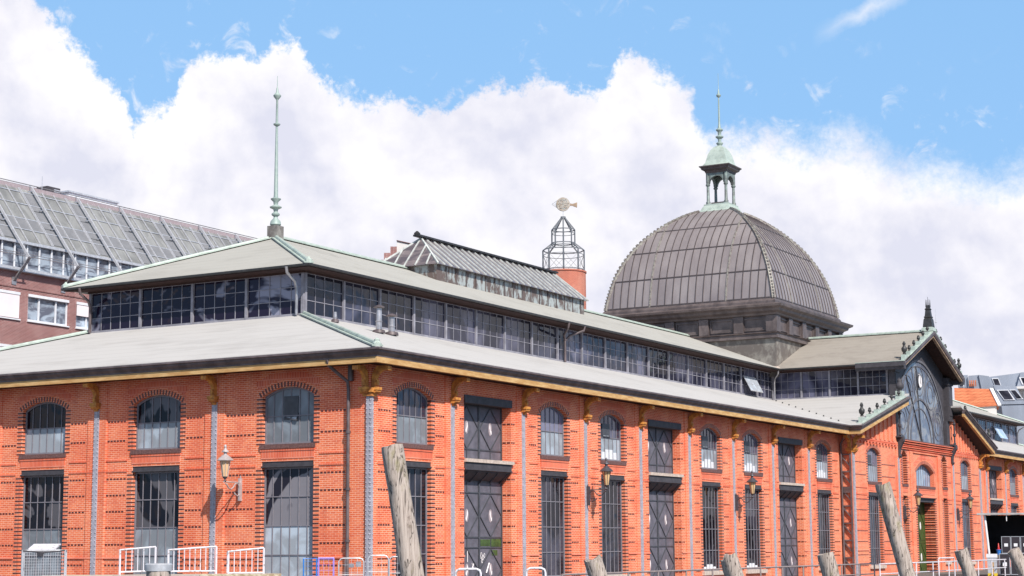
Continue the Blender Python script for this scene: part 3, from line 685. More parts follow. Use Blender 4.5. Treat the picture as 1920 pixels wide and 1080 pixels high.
# ---- lower eaves: beam, soffit and gutter run round the hall and up the aisle gables
SL = (10.62-8.06)/9.15            # aisle roof of the transept
gx0, gx1 = 50.2, 81.2             # its eave lines
def lowpath(z0=0):
    P = [((0, 29, 0), (-1, 0)), ((0, 0, 0), (-1, -1)), ((51.2, 0, 0), (-1, -1)), ((51.2, TY, 0), (-1, -1))]
    return P
beam = [(.80, 7.54), (.97, 7.54), (.97, 7.745), (.80, 7.745)]
gut = [(.82, 7.75), (.975, 7.75), (.98, 7.80), (1.03, 7.85), (1.09, 7.91), (1.11, 7.98), (1.17, 8.00), (1.17, 8.07), (.82, 8.07)]
P1 = lowpath()
P2 = [((51.2, TY, 0), (-1, -1)), ((60.05, TY, 2.42), (0, -1))]
P3 = [((73.15, TY, 2.42), (0, -1)), ((80.2, TY, 0), (1, -1))]
P4 = [((80.2, TY, 0), (1, -1)), ((80.2, 0, 0), (1, -1)), ((133, 0, 0), (1, -1)), ((133, 29, 0), (1, 0))]
for P in (P1, P2, P3, P4):
    MB().sweep(P, beam).build('eave_beam', 'beam', hall); MB().sweep(P, gut).build('gutter', 'gutter', hall)
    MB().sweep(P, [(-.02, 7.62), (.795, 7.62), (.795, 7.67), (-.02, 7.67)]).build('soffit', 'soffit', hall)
# ---- lower roofs
Z0, Z1 = 8.10, 10.72
ex0, ex1, ey = -1.1, 134.1, -1.1
cx0, cx1, cy0, cy1 = 6.5, 126.5, 7.9, 20.2
tl, tr = 60.35, 72.65
rf = MB()
rf.slab([(ex0, ey, Z0), (gx0, ey, Z0), (tl, cy0, Z1), (cx0, cy0, Z1)], .12)
rf.slab([(gx1, ey, Z0), (ex1, ey, Z0), (cx1, cy0, Z1), (tr, cy0, Z1)], .12)
rf.slab([(ex0, 29.2, Z0), (ex0, ey, Z0), (cx0, cy0, Z1), (cx0, cy1, Z1)], .12)
rf.slab([(ex1, ey, Z0), (ex1, 29.2, Z0), (cx1, cy1, Z1), (cx1, cy0, Z1)], .12)
rf.slab([(ex1, 29.2, Z0), (ex0, 29.2, Z0), (cx0, cy1, Z1), (cx1, cy1, Z1)], .12)
fy = TY-.92
rf.slab([(gx0, ey, Z0), (gx0, fy, Z0), (tl, fy, Z1), (tl, cy0, Z1)], .12)
rf.slab([(gx1, fy, Z0), (gx1, ey, Z0), (tr, cy0, Z1), (tr, fy, Z1)], .12)
rf.build('lower_roof', 'felt', hall)
# hip and valley cappings of green copper
def capping(b, p, q, w=.42, h=.10, lift=.03):
    p = Vector(p)+Vector((0, 0, lift)); q = Vector(q)+Vector((0, 0, lift)); b.bar(p, q, w, h*.5); b.tube([p+Vector((0, 0, h*.55)), q+Vector((0, 0, h*.55))], h*.85, 8)
for a_, b_ in (((ex0+.05, 29.15, Z0), (cx0, cy1, Z1)), ((ex1-.05, ey+.05, Z0), (cx1, cy0, Z1))):
    lc = MB(); capping(lc, a_, b_); lc.build('hip_capping', 'copper', hall)
lc = MB(); capping(lc, (ex0+.05, ey+.05, Z0), (cx0, cy0, Z1))
lc.lathe([(.16, -.05), (.17, .12), (.10, .2), (.11, .26), (.03, .32)], (ex0+.15, ey+.15, Z0), 8)
lc.build('hip_capping', 'copper', hall)
vs = MB()
for i in range(10):
    t = .08+i*.09; p = Vector((gx0, ey, Z0)).lerp(Vector((tl, cy0, Z1)), t); vs.lathe([(.05, 0), (.05, .05), (.03, .09)], (p.x-.12, p.y+.3, p.z+.10), 6)
vs.build_each('snow_stop', 'slate', hall)

# ---- clerestory
def clerestory(mx, L, pitch, ncol, mk, name='clerestory_window', zb=10.70, zt=12.53, first=0):
    n = round(L/pitch); pitch = L/n
    key = ('cl', round(pitch, 3), ncol, mk)
    if key not in _mesh:
        f = MB(); f.box(0, .12, -.06, .10, zb, zt+.3); f.box(.12, pitch, -.04, .06, zb, zb+.10); f.box(.14, pitch, -.04, .06, zt, zt+.12); 
        w = (pitch-.14)/ncol
        for r in (1, 2): f.box(.14, pitch, .012, .033, zb+.10+(zt-zb-.10)*r/3-.015, zb+.10+(zt-zb-.10)*r/3+.015)
        for i in range(1, ncol): f.box(.14+w*i-.013, .14+w*i+.013, .008, .034, zb+.10, zt)
        g = MB(); g.box(.14, pitch, .034, .05, zb+.10, zt)
        _mesh[key] = (f.mesh('clerestory_window', 'cler_iron'), g.mesh('pane', mk))
    for i in range(n):
        o = link(name, _mesh[key][0], hall, mx @ Matrix.Translation((i*pitch, 0, 0))); link('pane', _mesh[key][1], o)
    e = MB(mx); e.box(L, L+.14, -.06, .1, zb, zt+.3); e.build('clerestory_post', 'cler_iron', hall)
clerestory(TR(cx0, cy0), tl-cx0-.14, 2.875, 4, 'glass_cler')
clerestory(TR(tr, cy0), cx1-tr-.14, 2.875, 4, 'glass_cler')
clerestory(TR(cx0, cy1, 0, -pi/2), cy1-cy0-.14, 3.07, 5, 'glass_end')
clerestory(TR(cx1, cy0, 0, pi/2), cy1-cy0-.14, 3.07, 5, 'glass_end')
clerestory(TR(tl, cy0, 0, -pi/2), cy0-TY-.6, 2.3, 4, 'glass_cler')
clerestory(TR(tr, TY+.5, 0, pi/2), cy0-TY-.6, 2.3, 4, 'glass_cler')
# dark clerestory fascia with boards behind the eave, and the room core behind the glass
fa = MB()
fa.sweep([((cx0, cy1, 0), (-1, 1)), ((cx0, cy0, 0), (-1, -1)), ((tl, cy0, 0), (-1, -1)), ((tl, TY+.5, 0), (-1, 0))], [(-.08, 12.54), (.075, 12.54), (.075, 12.63), (.84, 12.62), (.84, 12.655), (.02, 13.0), (-.08, 13.0)])
fa.sweep([((tr, TY+.5, 0), (1, 0)), ((tr, cy0, 0), (1, -1)), ((cx1, cy0, 0), (1, -1)), ((cx1, cy1, 0), (1, 1))], [(-.08, 12.54), (.075, 12.54), (.075, 12.63), (.84, 12.62), (.84, 12.655), (.02, 13.0), (-.08, 13.0)])
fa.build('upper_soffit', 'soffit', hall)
core = MB(); core.box(cx0+.12, cx1-.12, cy0+.12, cy1-.12, 9.2, 12.6); core.box(tl+.12, tr-.12, TY+.9, cy0+.119, 7.9, 12.6)
core.build('inner_wall', 'door_batten', hall)

# ---- upper roofs
UZ0, UZ1, RY = 12.78, 15.5, 14.05
ux0, uy0, uy1 = 5.6, 7.0, 21.1
ax = 12.4; ux1 = 127.4
vx0, vx1 = 59.45, 73.55
gy = TY-.95
ur = MB()
ur.slab([(ux0, uy0, UZ0), (vx0, uy0, UZ0), (TX, RY, UZ1), (ax, RY, UZ1)], .08)
ur.slab([(vx1, uy0, UZ0), (ux1, uy0, UZ0), (133-ax, RY, UZ1), (TX, RY, UZ1)], .08)
ur.slab([(ux0, uy1, UZ0), (ux0, uy0, UZ0), (ax, RY, UZ1)], .08)
ur.slab([(ux1, uy0, UZ0), (ux1, uy1, UZ0), (133-ax, RY, UZ1)], .08)
ur.slab([(ux1, uy1, UZ0), (ux0, uy1, UZ0), (ax, RY, UZ1), (133-ax, RY, UZ1)], .08)
ur.build('upper_roof', 'felt_up', hall)
tr_ = MB()
tr_.slab([(vx0, uy0, UZ0), (vx0, gy, UZ0), (TX, gy, UZ1), (TX, RY, UZ1)], .08)
tr_.slab([(vx1, gy, UZ0), (vx1, uy0, UZ0), (TX, RY, UZ1), (TX, gy, UZ1)], .08)
tr_.build('transept_roof', 'felt_brown', hall)
ug = MB()
thin = [(.84, 12.66), (.92, 12.66), (.95, 12.70), (.95, 12.765), (.84, 12.765)]
ug.sweep([((cx0, cy1+.9, 0), (-1, 0)), ((cx0, cy0, 0), (-1, -1)), ((tl, cy0, 0), (-1, -1)), ((tl, 1.6, 0), (-1, 0))], thin)
ug.sweep([((tr, 1.6, 0), (1, 0)), ((tr, cy0, 0), (1, -1)), ((cx1, cy0, 0), (1, -1)), ((cx1, cy1+.9, 0), (1, 0))], thin)
ug.build('upper_gutter', 'slate', hall)
for a_, b_, w_ in (((ux0+.05, uy0+.05, UZ0), (ax, RY, UZ1), .42), ((ux0+.05, uy1-.05, UZ0), (ax, RY, UZ1), .42), ((ax+.3, RY, UZ1), (TX-4, RY, UZ1), .36),
                   ((TX+4, RY, UZ1), (133-ax, RY, UZ1), .36), ((ux1, uy0, UZ0), (133-ax, RY, UZ1), .42), ((TX, gy, UZ1), (TX, RY-4, UZ1), .36)):
    uc = MB(); capping(uc, a_, b_, w_)
    if a_[0] < 6: uc.lathe([(.15, 0), (.16, .16), (.08, .22), (.03, .30)], (ux0+.12, a_[1]+(.07 if a_[1] < 10 else -.07), UZ0), 8)
    uc.build('ridge_capping', 'copper', hall)
vl = MB(); vl.bar((vx0+.1, uy0+.1, UZ0+.05), (TX-2, RY-2, UZ1-.55), .5, .03); vl.build('valley_flashing', 'stone', hall)

# ---- drain pipes
def pipe(name, pts, r, m, lugs=()):
    b = MB(); b.tube(pts, r, 10)
    for p in lugs: b.lathe([(r*1.5, -.05), (r*1.5, .05)], p, 10)
    return b.build(name, m, hall, 40)
pipe('downpipe', [(-.98, 1.25, 7.75), (-.9, 1.25, 7.55), (-.45, 1.05, 7.2), (-.16, .9, 6.98), (-.14, .87, 6.7), (-.14, .87, ZB)], .065, 'gutter', [(-.14, .87, z) for z in (5.1, 3.0, 1.1)])
pipe('downpipe', [(-.10, .80, 7.6), (-.10, .80, 7.0)], .11, 'gutter')
pipe('downpipe', [(50.3, -.75, 7.7), (50.8, -.35, 7.3), (51.0, -.12, 7.0), (50.98, -.12, ZB)], .065, 'gutter')
def cl_drain(x, y, dx, dy, both=False, m='gutter'):
    """swan-necked downpipe from the upper gutter to the lower roof"""
    sgn = [1, -1] if both else [1]
    px, py = x+dx*.12, y+dy*.12
    for s in sgn:
        ox, oy = -dy*s*.9, dx*s*.9
        if not both: ox = oy = 0
        pipe('clerestory_drain', [(x+dx*.92+ox, y+dy*.92+oy, 12.7), (x+dx*.86+ox, y+dy*.86+oy, 12.45), (x+dx*.3+ox*.35, y+dy*.3+oy*.35, 12.15), (px+dx*.05, py+dy*.05, 11.85), (px+dx*.05, py+dy*.05, 10.7)], .065, m)
cl_drain(29.75, cy0, 0, -1, True)
cl_drain(cx0-.05, cy0+.25, -1, 0, False, 'zinc_pipe'); cl_drain(cx0-.05, cy1-.25, -1, 0); cl_drain(60.05, cy0-.15, -.7, -.7, False, 'zinc_pipe'); cl_drain(126.3, cy0, 0, -1, False, 'zinc_pipe')
# open vent flap low in the clerestory, near the transept
fl = MB(Matrix.Translation((54.9, cy0-.06, 12.0)) @ Matrix.Rotation(R(-28), 4, 'X'))
for z in (-1.15, -.6, -.05): fl.box(.0, 2.1, -.02, .02, z-.03, z+.03)
for i in range(6): fl.box(i*.41, i*.41+.05, -.019, .019, -1.12, -.08)
fl.mi = 1; fl.box(.05, 2.1, -.004, .004, -1.1, -.1); fl.build('open_vent_flap', ['galv', 'frost'], hall)
fl = MB(Matrix.Translation((117.5, cy0-.06, 12.1)) @ Matrix.Rotation(R(-30), 4, 'X')); fl.box(0, 2.6, -.03, .03, -1.35, 0); fl.build('open_vent_flap', 'frost_blue', hall)
# roof vent pipes behind the corner hip
for x, y, h, r, cap in ((7.9, 5.0, 1.05, .13, True), (8.95, 5.05, .78, .14, True), (6.95, 6.6, .45, .08, False)):
    zr = Z0+(y-ey)*(Z1-Z0)/(cy0-ey)
    b = MB(); b.lathe([(r, -.3), (r, h*.45), (r*1.15, h*.47), (r*1.15, h*.5), (r, h*.52), (r*.95, h)], (x, y, zr), 12); v = b.build('roof_vent', 'zinc_pipe', hall, 40)
    b = MB(); b.lathe([(r*2.2, -.02), (r*2.0, .10), (r*1.1, .14)], (x, y, zr+.02), 14)
    if cap: b.lathe([(r*1.9, h+.05), (r*1.9, h+.08), (r*.3, h+.17)], (x, y, zr), 14)
    b.build('vent_cowl', 'gutter', v, 40)

# ---- glazed ridge monitor
M['sky_bar'] = mat('pale_glazing_bar', (.62, .64, .62), .5, 0, .3, 4, world=True)
sk = MB(); X0, X1, hw_, zb_ = 23.75, 40.5, 1.9, 14.5
sk.box(X0, X1, RY-hw_, RY+hw_, zb_, 15.62); skb = sk.build('skylight', 'copper_worn', hall)
g = MB(); e = .25
A = [(X0-e, RY-hw_-e, 15.60), (X1+.1, RY-hw_-e, 15.60), (X1+.1, RY+hw_+e, 15.60), (X0-e, RY+hw_+e, 15.60)]; T1 = (25.2, RY, 17.40); T2 = (40.2, RY, 17.40)
g.add(A+[T1, T2], [(0, 1, 5, 4), (1, 2, 5), (2, 3, 4, 5), (3, 0, 4), (3, 2, 1, 0)])
M['sky_glass'] = glass('skylight_wired_glass', (.13, .11, .125), (.26, .215, .22), 1.4, .16, .9, (2.5, .4, .4), wob=.04)
g.build('skylight_glazing', 'sky_glass', skb)
b = MB(); n = 24
for i in range(n+1):
    x = X0-e+(X1+.1-X0+e)*i/n; t = min(1, max(0, (x-X0+e)/(25.2-X0+e)))
    p = Vector((x, RY-hw_-e, 15.63)); q = Vector((max(x, 25.2) if x > 24.9 else 25.2-(25.2-x)*.0, RY, 17.43))
    xt = min(max(x, 25.2), 40.2)
    q = Vector((x, RY-(hw_+e)*(1-t), 15.63+1.8*t)) if x < 25.2 else Vector((min(x, 40.2), RY, 17.43))
    b.bar(p, q, .06, .07); b.bar((p.x, 2*RY-p.y, p.z), (q.x, 2*RY-q.y, q.z), .06, .07)
for p in A: b.bar((p[0], p[1], p[2]+.03), (T1 if p[0] < 30 else T2), .09, .09)
for k in (-.66, -.33, 0, .33, .66): b.bar((X0-e, RY+(hw_+e)*k, 15.63), (25.2-1.95*abs(k), RY+(hw_+e)*k*1.0, 17.43-1.8*abs(k)), .06, .06)
b.build('glazing_bar', 'sky_bar', skb)
b = MB(); b.bar((24.7, RY, 17.48), (40.4, RY, 17.48), .40, .10); b.lathe([(.16, 0), (.18, .1), (.05, .22)], (24.8, RY, 17.5), 8); b.build('skylight_ridge', 'slate', skb)
b = MB()
for i in range(16): x = X0+.9+i*1.02; b.box(x, x+.05, RY-hw_-.05, RY-hw_-.002, zb_, 15.58)
b.build_each('standing_seam', 'drum', skb)

# ---- spire on the end hip
sp = MB(); sp.box(ax-.28, ax+.28, RY-.28, RY+.28, 15.2, 16.06); base = sp.build('spire', 'drum_light', hall)
sp = MB(); sp.lathe([(.20, 16.06), (.27, 16.14), (.24, 16.30), (.10, 16.46), (.09, 16.52), (.19, 16.60), (.20, 16.66), (.09, 16.76), (.12, 16.88), (.28, 16.96), (.29, 17.0), (.10, 17.10), (.12, 17.25), (.24, 17.36), (.25, 17.4), (.11, 17.46), (.10, 17.6), (.075, 19.6), (.055, 20.95), (.16, 21.02), (.17, 21.07), (.06, 21.12), (.05, 22.25), (.08, 22.30), (.18, 22.42), (.19, 22.48), (.07, 22.62), (.04, 22.85), (.018, 22.9), (.012, 23.45)], (ax, RY, 0), 16)
M['copper_shade'] = mat('shaded_copper_column', (.23, .29, .275), .55, .1, 0, 2.5, col2=(.12, .13, .125), world=True)  # copper darkened in its colour for the shade under the lantern cap
M['copper_dark'] = mat('grey_green_copper', (.36, .43, .40), .55, .1, 0, 2.5, col2=(.27, .34, .32), world=True)
sp.build('spire_shaft', 'copper_dark', base, 40)

# ---- drum and dome
DX, DY = TX, RY
dr = MB(); dr.lathe([(6.62, 12.3), (6.70, 14.95)], (DX, DY, 0), sq=True); drum = dr.build('drum', 'drum_light', hall)
dr = MB(); dr.lathe([(6.7, 14.95), (6.92, 14.98), (6.92, 15.10), (6.84, 15.13), (6.84, 15.30), (6.95, 15.34), (6.72, 15.42), (6.55, 15.42), (6.55, 16.55), (6.8, 16.6), (6.85, 16.72), (7.1, 16.85), (7.15, 17.0), (7.38, 17.12), (7.42, 17.26), (6.9, 17.40), (6.7, 17.45), (6.7, 17.6), (6.55, 17.78)], (DX, DY, 0), sq=True)
for s in range(4):
    dr.mx = Matrix.Translation((DX, DY, 0)) @ Matrix.Rotation(s*pi/2, 4, 'Z')
    for u in (-6.4, -3.95, -1.32, 1.32, 3.95, 6.4):
        w = .36 if abs(u) < 5 else .40; dr.box(u-w, u+w, -6.78, -6.5, 15.43, 16.56)
    for u in (-5.12, -2.64, 0, 2.64, 5.12):
        for a, b, c, d in ((-.85, .85, 15.55, 15.62), (-.85, .85, 16.36, 16.43), (-.85, -.78, 15.62, 16.36), (.78, .85, 15.62, 16.36)): dr.box(u+a, u+b, -6.64, -6.551, c, d)
dr.mx = Matrix.Identity(4); dr.build('drum_cornice', 'drum', drum)
PR = [(6.50, 17.78), (6.39, 18.5), (6.17, 19.45), (5.86, 20.45), (5.33, 21.6), (4.65, 22.7), (3.87, 23.6), (3.08, 24.33), (2.1, 25.02), (1.25, 25.45)]
def prof_r(z):
    for (r0, z0), (r1, z1) in zip(PR, PR[1:]):
        if z0 <= z <= z1: return r0+(r1-r0)*(z-z0)/(z1-z0)
    return PR[-1][0]
def zr(r):
    for (r0, z0), (r1, z1) in zip(PR, PR[1:]):
        if r1 <= r <= r0: return z0+(z1-z0)*(r0-r)/(r0-r1)
    return PR[0][1]
# smooth profile
import itertools
def cat(P, n=4):
    out = []
    for i in range(len(P)-1):
        p0 = P[max(i-1, 0)]; p1 = P[i]; p2 = P[i+1]; p3 = P[min(i+2, len(P)-1)]
        for k in range(n):
            t = k/n; out.append(tuple(.5*((2*p1[j])+(-p0[j]+p2[j])*t+(2*p0[j]-5*p1[j]+4*p2[j]-p3[j])*t*t+(-p0[j]+3*p1[j]-3*p2[j]+p3[j])*t**3) for j in (0, 1)))
    return out+[P[-1]]
PR = cat(PR)
dm = MB(); dm.lathe(PR, (DX, DY, 0), sq=True)
dome = dm.build('dome', 'dome', hall, 30)
se = MB()
for s in range(4):
    mx = Matrix.Translation((DX, DY, 0)) @ Matrix.Rotation(s*pi/2, 4, 'Z'); se.mx = mx
    nS = 22; hr = MB(mx)
    for i in range(1, nS):
        u = -6.5+13*i/nS
        big = i in (6, 16)
        pts = [(u, -r-.01, z) for r, z in PR if r > abs(u)+.03]
        if len(pts) < 2: continue
        if big: rb = MB(mx)
        for p, q in zip(pts, pts[1:]):
            (rb if big else se).bar(p, q, .11 if big else .05, .10 if big else .07, (0, -1, .3))
        if big: rb.build('dome_rib', 'dome_rib', dome)
    for z in (17.86, 19.9, 22.0, 23.75):
        r = prof_r(z)+.02; se.bar((-r, -r, z), (r, -r, z), .06, .07)
    pts = [(-r-.0, -r-.0, z) for r, z in PR]
    for p, q in zip(pts, pts[1:]): hr.bar(p, q, .26, .16, (-1, -1, .5))
    # beads along the hip
    acc = 0
    for p, q in zip(pts, pts[1:]):
        p = Vector(p); q = Vector(q); L = (q-p).length; t = 0
        while t < L:
            c = p.lerp(q, t/L)+Vector((-.07, -.07, .07)); hr.box(c.x-.05, c.x+.05, c.y-.05, c.y+.05, c.z-.05, c.z+.05); t += .26
    hr.build('hip_rib', 'dome_rib', dome)
se.build('dome_seam', 'dome_seam', dome)
# lantern
ln = MB(); ln.lathe([(1.34, 25.30), (1.36, 25.42), (1.18, 25.55), (1.08, 25.75), (.98, 25.92), (.98, 26.02)], (DX, DY, 0), sq=True); lan = ln.build('lantern', 'copper', hall)
b = MB()
for sx in (-1, 1):
    for sy in (-1, 1):
        c = (DX+sx*.72, DY+sy*.72, 0); b.lathe([(.17, 26.02), (.17, 26.22), (.12, 26.28), (.10, 27.4), (.16, 27.46), (.17, 27.55), (.13, 27.6), (.14, 27.75), (.14, 28.4)], c, 10)
for s in range(4):
    b.mx = Matrix.Translation((DX, DY, 0)) @ Matrix.Rotation(s*pi/2, 4, 'Z')
    a = [(.56*cos(pi-pi*i/10), 27.62+.56*sin(pi-pi*i/10)) for i in range(11)]
    b.prism(a+[(.58, 28.42), (-.58, 28.42)], -.82, -.62)
b.mx = Matrix.Identity(4); b.build('lantern_column', 'copper_shade', lan, 40)
b = MB(); b.lathe([(.84, 28.40), (.90, 28.55), (1.08, 28.66), (1.12, 28.78), (1.22, 28.86), (1.22, 28.92)], (DX, DY, 0), sq=True); b.box(DX-.56, DX+.56, DY-.56, DY+.56, 26.02, 26.2); b.build('lantern_cornice', 'dome_seam', lan)
b = MB(); b.lathe([(1.22, 28.93), (1.0, 29.0), (.86, 29.2), (.78, 29.5), (.70, 29.85), (.55, 30.2), (.36, 30.45), (.20, 30.56), (.13, 30.6)], (DX, DY, 0), sq=True)
b.build('lantern_cap', 'copper', lan, 40)
b = MB(); b.lathe([(.14, 30.6), (.26, 30.74), (.26, 30.8), (.12, 30.88), (.13, 31.1), (.30, 31.24), (.30, 31.3), (.12, 31.4), (.14, 31.65), (.27, 31.78), (.27, 31.83), (.12, 31.95), (.075, 32.3), (.05, 34.3), (.17, 34.42), (.18, 34.5), (.08, 34.62), (.05, 34.9), (.02, 35.0), (.012, 36.2)], (DX, DY, 0), 12)
b.build('lantern_spire', 'copper_dark', lan, 40)

# ---- the great gable window
GR = 5.75; GZ = 7.82
NLI, NRI = 60.95, 72.25; GC = (NLI+NRI)/2; GRX = (NRI-NLI)/2
gw = Matrix.Translation((GC, TY+.25, GZ)); kx = GRX/5.65
def ring(b, cx, cz, r, w, d0, d1, a0=0, a1=2*pi, n=28):
    P = [(cx+kx*(r-w/2)*cos(a0+(a1-a0)*i/n), cz+(r-w/2)*sin(a0+(a1-a0)*i/n)) for i in range(n+1)]; Q = [(cx+kx*(r+w/2)*cos(a0+(a1-a0)*i/n), cz+(r+w/2)*sin(a0+(a1-a0)*i/n)) for i in range(n+1)]
    for i in range(n): b.prism([P[i], P[i+1], Q[i+1], Q[i]], d0, d1)
M['gable_iron'] = mat('gable_tracery_iron', (.16, .155, .175), .55, 0, .3, 4, spec=.3)
gf = MB(gw)
n = 32
A_ = [(GRX*cos(pi*i/n), GR*sin(pi*i/n)) for i in range(n+1)]
roofz = lambda x: UZ0+(7.05-abs(x+GC-TX))*(UZ1-UZ0)/7.05-.25-GZ
for i in range(n):   # spandrel plates between arch and roof
    (x0, z0), (x1, z1) = A_[i], A_[i+1]; gf.prism([(x0, z0), (x1, z1), (x1, roofz(x1)), (x0, roofz(x0))], 0, .2)
gfo = gf.build('gable_window', 'iron_dark', hall)
g = MB(gw); g.prism(A_, .036, .06)
M['gable_glass'] = glass('gable_leaded_glass', (.13, .14, .185), (.30, .30, .31), .8, .12, .8, (1, 1, 1), .48, .60, wob=.25)
g.build('gable_glazing', 'gable_glass', gfo)
t = MB(gw)
ring(t, 0, 0, GR-.08, .16, -.03, .03, 0, pi, 36); ring(t, 0, 0, GR-.45, .06, 0, .03, 0, pi, 36)
ring(t, 0, 0, 3.0, .14, -.02, .03, 0, pi); ring(t, 0, 0, 2.35, .08, 0, .03, 0, pi)
t.build('tracery_arch', 'gable_iron', gfo)
t = MB(gw); 
for a in (18, 54, 90, 126, 162):
    cx_, cz_ = kx*4.25*cos(R(a)), 4.25*sin(R(a)); ring(t, cx_, cz_, 1.02, .05, .01, .035); ring(t, cx_, cz_, .6, .035, .01, .035, n=16)
    for k in range(0, 6, 2): t.bar((cx_+.55*cos(k*pi/3), .025, cz_+.55*sin(k*pi/3)), (cx_+1.0*cos(k*pi/3), .025, cz_+1.0*sin(k*pi/3)), .03, .02)
for a in (36, 72, 108, 144): t.bar((kx*3.05*cos(R(a)), .025, 3.05*sin(R(a))), (kx*5.4*cos(R(a)), .025, 5.4*sin(R(a))), .05, .02)
t.build('tracery_roundel', 'gable_iron', gfo)
t = MB(gw)
for a, r1 in ((98, 5.3), (124, 5.4)): t.bar((0, .0, .05), (kx*r1*cos(R(a)), .0, r1*sin(R(a))), .07, .04)
t.lathe([(.10, -.1), (.10, .1)], (0, 0, .12), 10); t.build('glazing_bar', 'door_batten', gfo)
t = MB(gw); cz_ = 4.25
t.prism([(.42*cos(2*pi*k/20), cz_+.52*sin(2*pi*k/20)) for k in range(20)], -.06, -.02); ck = t.build('clock_face', 'white_sign', gfo)
t = MB(gw); t.bar((0, -.07, cz_), (0, -.07, cz_+.38), .03, .02); t.bar((0, -.07, cz_), (.12, -.07, cz_-.2), .035, .02)
ring(t, 0, cz_, .47, .05, -.08, 0, n=20); t.build('clock_hand', 'door_batten', gfo)
# side posts, plinth, colonettes and pendants in dark iron
for x, s in ((60.45, -1), (72.75, 1)):
    ip = MB(TF)
    ip.box(x-.5, x+.5, -.12, .3, 9.75, 12.75); ip.box(x-.42, x+.42, -.16, -.121, 10.0, 12.1); ip.box(x-.58, x+.58, -.2, .3, 12.2, 12.35); ip.box(x-.55, x+.55, -.18, .3, 9.6, 9.745)
    ip.lathe([(.05, 7.95), (.13, 8.0), (.06, 8.1), (.06, 8.5), (.12, 8.55), (.12, 8.7), (.06, 8.75), (.06, 9.3), (.14, 9.42), (.06, 9.5), (.06, 9.6)], (x+(-.2 if s < 0 else .2), -.25, 0), 8)
    ip.box(x-.45, x+.45, -.35, .2, 7.84, 7.94)
    n_ = [(.02, 6.55), (.12, 6.5), (.2, 6.62), (.12, 6.75), (.16, 7.1), (.34, 7.45), (.45, 7.6), (.45, 7.83), (.02, 7.83)]
    ip.add([(x-.18, -o, z) for o, z in n_]+[(x+.18, -o, z) for o, z in n_], [tuple(range(9)), tuple(range(17, 8, -1))]+[(i, i+9, (i+1) % 9+9, (i+1) % 9) for i in range(9)])
    ip.box(x-.5+(.3 if s < 0 else -.3), x+.2+(.3 if s < 0 else -.3), .0, .3, 7.81, 9.6)
    ip.build('gable_post', 'iron_dark', hall)
# ---- upper gable verge
def vpath(prof, name, m, y0=0):
    b = MB()
    b.sweep([((59.9, TY, 12.1-12.62+.35), (-.5, -1)), ((TX, TY, 12.1-12.62+.35+2.72), (0, -1)), ((73.1, TY, 12.1-12.62+.35), (.5, -1))], prof); b.build(name, m, hall)
vpath([(.84, 12.66), (.95, 12.66), (1.0, 12.8), (1.0, 12.96), (.84, 12.96)], 'verge_board', 'gutter')
M['verge_tan'] = mat('pale_brown_verge_board', (.42, .29, .20), .7, 0, .4, 2, world=True)
vpath([(.72, 12.54), (.90, 12.54), (.90, 12.655), (.72, 12.655)], 'verge_beam', 'verge_tan')
b = MB()
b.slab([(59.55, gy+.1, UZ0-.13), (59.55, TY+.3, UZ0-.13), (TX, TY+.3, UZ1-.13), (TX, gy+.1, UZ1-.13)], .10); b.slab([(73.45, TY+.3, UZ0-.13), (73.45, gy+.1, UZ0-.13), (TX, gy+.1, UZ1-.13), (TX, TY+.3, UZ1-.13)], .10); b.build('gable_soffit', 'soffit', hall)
# heavy eave returns at the gable feet
for x_, sg_x in ((tl, -1), (tr, 1)):
    b = MB(); b.sweep([((x_, 1.6, 0), (sg_x, 0)), ((x_, gy-.02, 0), (sg_x, 0))], [(.6, 12.30), (.98, 12.30), (1.02, 12.45), (1.10, 12.5), (1.10, 12.80), (.6, 12.80)]); b.build('eave_return', 'iron_dark', hall)
    b = MB(); b.sweep([((x_, 1.6, 0), (sg_x, 0)), ((x_, gy-.04, 0), (sg_x, 0))], [(.55, 12.803), (1.12, 12.803), (1.12, 12.84), (.55, 12.84)]); b.build('copper_flashing', 'copper', hall)
# copper verge steps and crockets
def verge(xa, za, xb, zb, y, n, name_n=6):
    cop = MB(); ck = MB()
    cop.bar((xa, y+.15, za+.06), (xb, y+.15, zb+.06), .40, .08)
    for i in range(name_n):
        t = (i+.35)/name_n; x = xa+(xb-xa)*t; z = za+(zb-za)*t
        cop.box(x-.30, x+.30, y+.02, y+.30, z-.02, z+.24+(.1 if i == 0 else 0)); s = 1.25 if i == 0 else 1; g_ = .8
        ck.lathe([(.09, 0), (.10, .03), (.06, .06), (.05, .12), (.11, .18), (.12, .26), (.08, .31), (.09, .37), (.03, .43)], (x, y+.16, z+.24), 8) if s == 1 else ck.lathe([(.14, .1), (.08, .18), (.18, .32), (.2, .5), (.10, .6), (.08, .7), (.12, .78), (.05, .95)], (x, y+.16, z+.30), 8)
    return cop, ck
for args in ((59.7, UZ0, TX-.3, UZ1-.1, gy), (73.3, UZ0, TX+.3, UZ1-.1, gy), (50.6, Z0+.03, 59.6, 10.42, fy), (80.8, Z0+.03, 73.4, 10.42, fy)):
    c_, k_ = verge(*args, 1)
    c_.build('copper_verge', 'copper', hall); k_.build_each('verge_finial', 'slate', hall, 50)
# crouching kneeler ornaments at the top of the aisle gables
for x in (59.1,):
    b = MB(); b.box(x-.25, x+.25, fy, fy+.45, 10.25, 10.8); b.build('kneeler_block', 'copper', hall)
    b = MB(); b.lathe([(.16, 10.8), (.12, 10.86), (.24, 11.0), (.27, 11.18), (.2, 11.32), (.14, 11.4), (.17, 11.5), (.08, 11.62)], (x, fy+.22, 0), 10); b.build('kneeler_finial', 'iron_dark', hall, 60)
